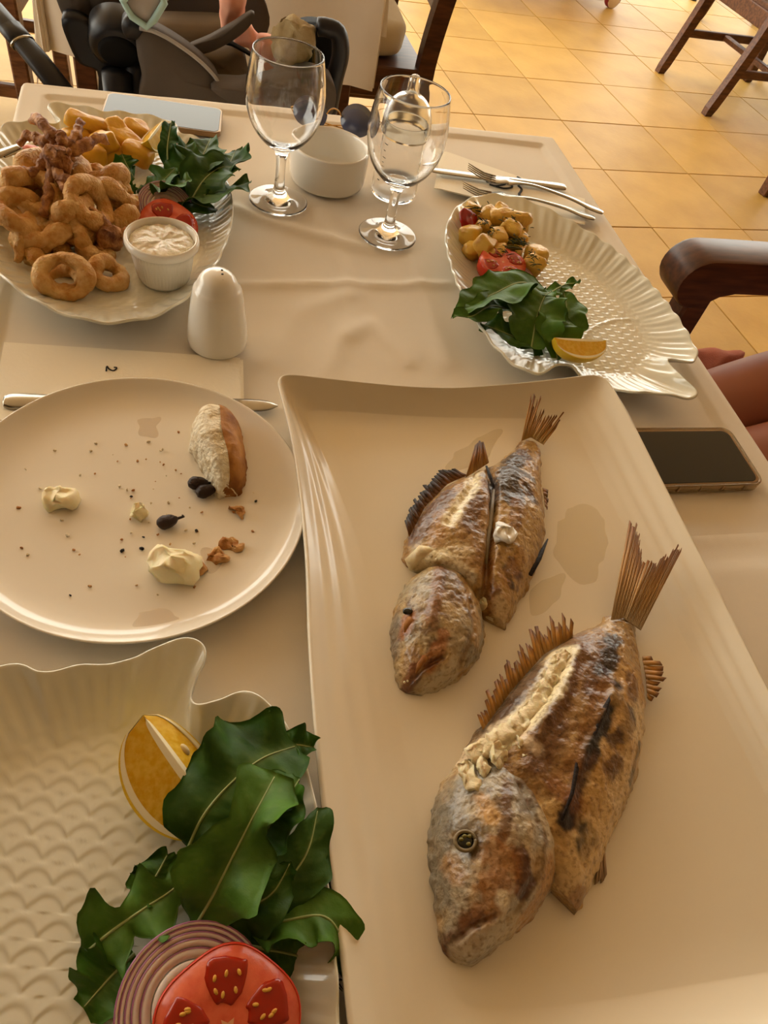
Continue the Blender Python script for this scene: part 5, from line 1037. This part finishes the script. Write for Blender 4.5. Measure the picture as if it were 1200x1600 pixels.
# ------------------------------------------------------------------ seated person
def skin_mesh(name, joints, edges, m, parent=None, sub=2, root=0, org=(0, 0, 0), lab=None):
    me = bpy.data.meshes.new(name); J = np.array([j[0] for j in joints])-np.array(org); me.from_pydata(J.tolist(), edges, [])
    o = bpy.data.objects.new(name, me); col.objects.link(o); sk_ = o.modifiers.new('skin', 'SKIN'); sk_.use_smooth_shade = True
    for i, d in enumerate(me.skin_vertices[0].data): r = joints[i][1]; d.radius = (r, r) if not isinstance(r, tuple) else r; d.use_root = (i == root)
    sb = o.modifiers.new('sub', 'SUBSURF'); sb.levels = sub; sb.render_levels = sub
    me.materials.append(m)
    if parent is not None: o.parent = parent
    else: o.location = org
    ORG[o.name] = np.array(org, float); return o
po_ = np.array([1.14, .645, .0])
J = [((1.14, .645, .58), .13), ((1.15, .645, .75), .12), ((1.15, .645, .92), .125), ((1.14, .645, 1.06), .09), ((1.125, .645, 1.13), .05),
     ((1.10, .745, .575), .085), ((.90, .715, .565), .076), ((.695, .668, .560), .058), ((.70, .68, .32), .05), ((.715, .69, .10), .036), ((.66, .69, .045), .036), ((.57, .69, .035), .026),
     ((1.10, .555, .575), .085), ((.90, .585, .560), .076), ((.700, .560, .555), .058), ((.71, .55, .32), .05), ((.725, .545, .10), .036), ((.67, .545, .045), .036), ((.58, .545, .035), .026),
     ((1.14, .80, 1.03), .06), ((1.12, .87, .82), .043), ((1.04, .80, .70), .033), ((1.0, .77, .685), .026),
     ((1.14, .49, 1.03), .06), ((1.12, .42, .82), .043), ((1.04, .49, .70), .033), ((1.0, .52, .685), .026)]
Ed = [(0, 1), (1, 2), (2, 3), (3, 4), (0, 5), (5, 6), (6, 7), (7, 8), (8, 9), (9, 10), (10, 11), (0, 12), (12, 13), (13, 14), (14, 15), (15, 16), (16, 17), (17, 18), (3, 19), (19, 20), (20, 21), (21, 22), (3, 23), (23, 24), (24, 25), (25, 26)]
nJ = len(J)
for s, wi in ((1, 22), (-1, 26)):           # fingers rooted in the palm
    w0 = np.array(J[wi][0])
    for k in range(5):
        o = (k-2)*.016; L_ = [.05, .065, .07, .065, .052][k] if k else .05
        b = len(J); dirv = np.array([-1, (-.25*s) if k else -.8*s, -.05]); dirv = dirv/np.linalg.norm(dirv)
        J += [(tuple(w0+np.array([-.035, o*s*-1, -.002])), .009), (tuple(w0+np.array([-.035, o*s*-1, -.002])+dirv*L_*.6+[0, 0, .002]), .0085), (tuple(w0+np.array([-.035, o*s*-1, -.002])+dirv*L_+[0, 0, -.012]), .007)]
        Ed += [(wi, b), (b, b+1), (b+1, b+2)]
body = skin_mesh('person', J, Ed, m_skin, org=po_); prop(body, 'seated person with bare knees in rust-coloured clothes beside the phone in its amber case', 'person')
dj = [((1.14, .645, .56), .16), ((1.15, .645, .75), .142), ((1.15, .645, .92), .148), ((1.14, .645, 1.05), .10), ((1.08, .74, .57), .108), ((.965, .728, .568), .096), ((1.08, .55, .57), .108), ((.965, .58, .563), .096), ((1.14, .79, 1.03), .075), ((1.125, .85, .91), .06), ((1.14, .50, 1.03), .075), ((1.125, .44, .91), .06)]
skin_mesh('dress', dj, [(0, 1), (1, 2), (2, 3), (0, 4), (4, 5), (0, 6), (6, 7), (3, 8), (8, 9), (3, 10), (10, 11)], m_rust, body, org=po_)
def flap(px, z, th, seed):
    W_ = resample(crom([VZ(*p, z) for p in px], 120, True), 40, True); c = W_.mean(0); R_ = [W_-[0, 0, th]]+[c+(W_-c)*k_+[0, 0, .012*(1-k_*k_)] for k_ in (1, .8, .6, .4, .2)]
    R_ = [np.c_[q[:, :2], q[:, 2]+.012*nz(q, 22, seed)] for q in R_]; return np.concatenate(R_), grid_faces(6, 40, True)+[list(range(40)), list(range(200, 240))[::-1]]
part('skirt_fold', flap([(1078, 556), (1100, 545), (1135, 543), (1162, 552), (1150, 572), (1120, 588), (1105, 612), (1085, 600)], .525, .03, 1), m_rust, body)
part('skirt_fold', flap([(1160, 672), (1185, 650), (1230, 640), (1240, 740), (1200, 750), (1175, 720)], .535, .03, 2), m_rust, body)
hv, hf = superell(.085, .075, .115, 1, 28, 20); hc_ = np.array([1.10, .645, 1.245]); hv = hv.copy()
k = hv[:, 2]/.115; hv[:, 0] -= .012*np.clip(-k, 0, 1); hv[:, 1] *= 1-.18*np.clip(-k, 0, 1)
face = part('head', (hv+hc_, hf), m_skin, body)
for s in (-1, 1):
    part('eye', xf(superell(.010, .013, .009, 1, 14, 10), hc_+[-.072, s*.030, .008]), m_white, face); part('iris', xf(superell(.004, .006, .006, 1, 10, 8), hc_+[-.0805, s*.030, .008]), m_hair, face); part('eyebrow', tube([hc_+[-.076, s*.018, .03], hc_+[-.073, s*.032, .035], hc_+[-.064, s*.045, .030]], .0035, 7), m_hair, face)
    part('ear', xf(superell(.018, .007, .028, .9, 14, 10), hc_+[.005, s*.075, -.002]), m_skin, face)
part('nose', tube([hc_+[-.078, 0, .012], hc_+[-.092, 0, -.012], hc_+[-.094, 0, -.022], hc_+[-.082, 0, -.028]], [.006, .009, .011, .006], 10), m_skin, face)
part('mouth', tube([hc_+[-.072, -.022, -.053], hc_+[-.082, 0, -.053], hc_+[-.072, .022, -.053]], [.003, .006, .003], 8), m_rust, face)
hv, hf = superell(.098, .088, .125, .95, 32, 24); kp = ~((hv[:, 0] < -.045) & (hv[:, 2] < .055)); hv = hv.copy(); hv[~kp, 0] *= .5; hv[~kp, 1] *= .8; hv = jit(hv, .004, 40, 2); part('hair', (hv+hc_+[.008, 0, .012], hf), m_hair, body)
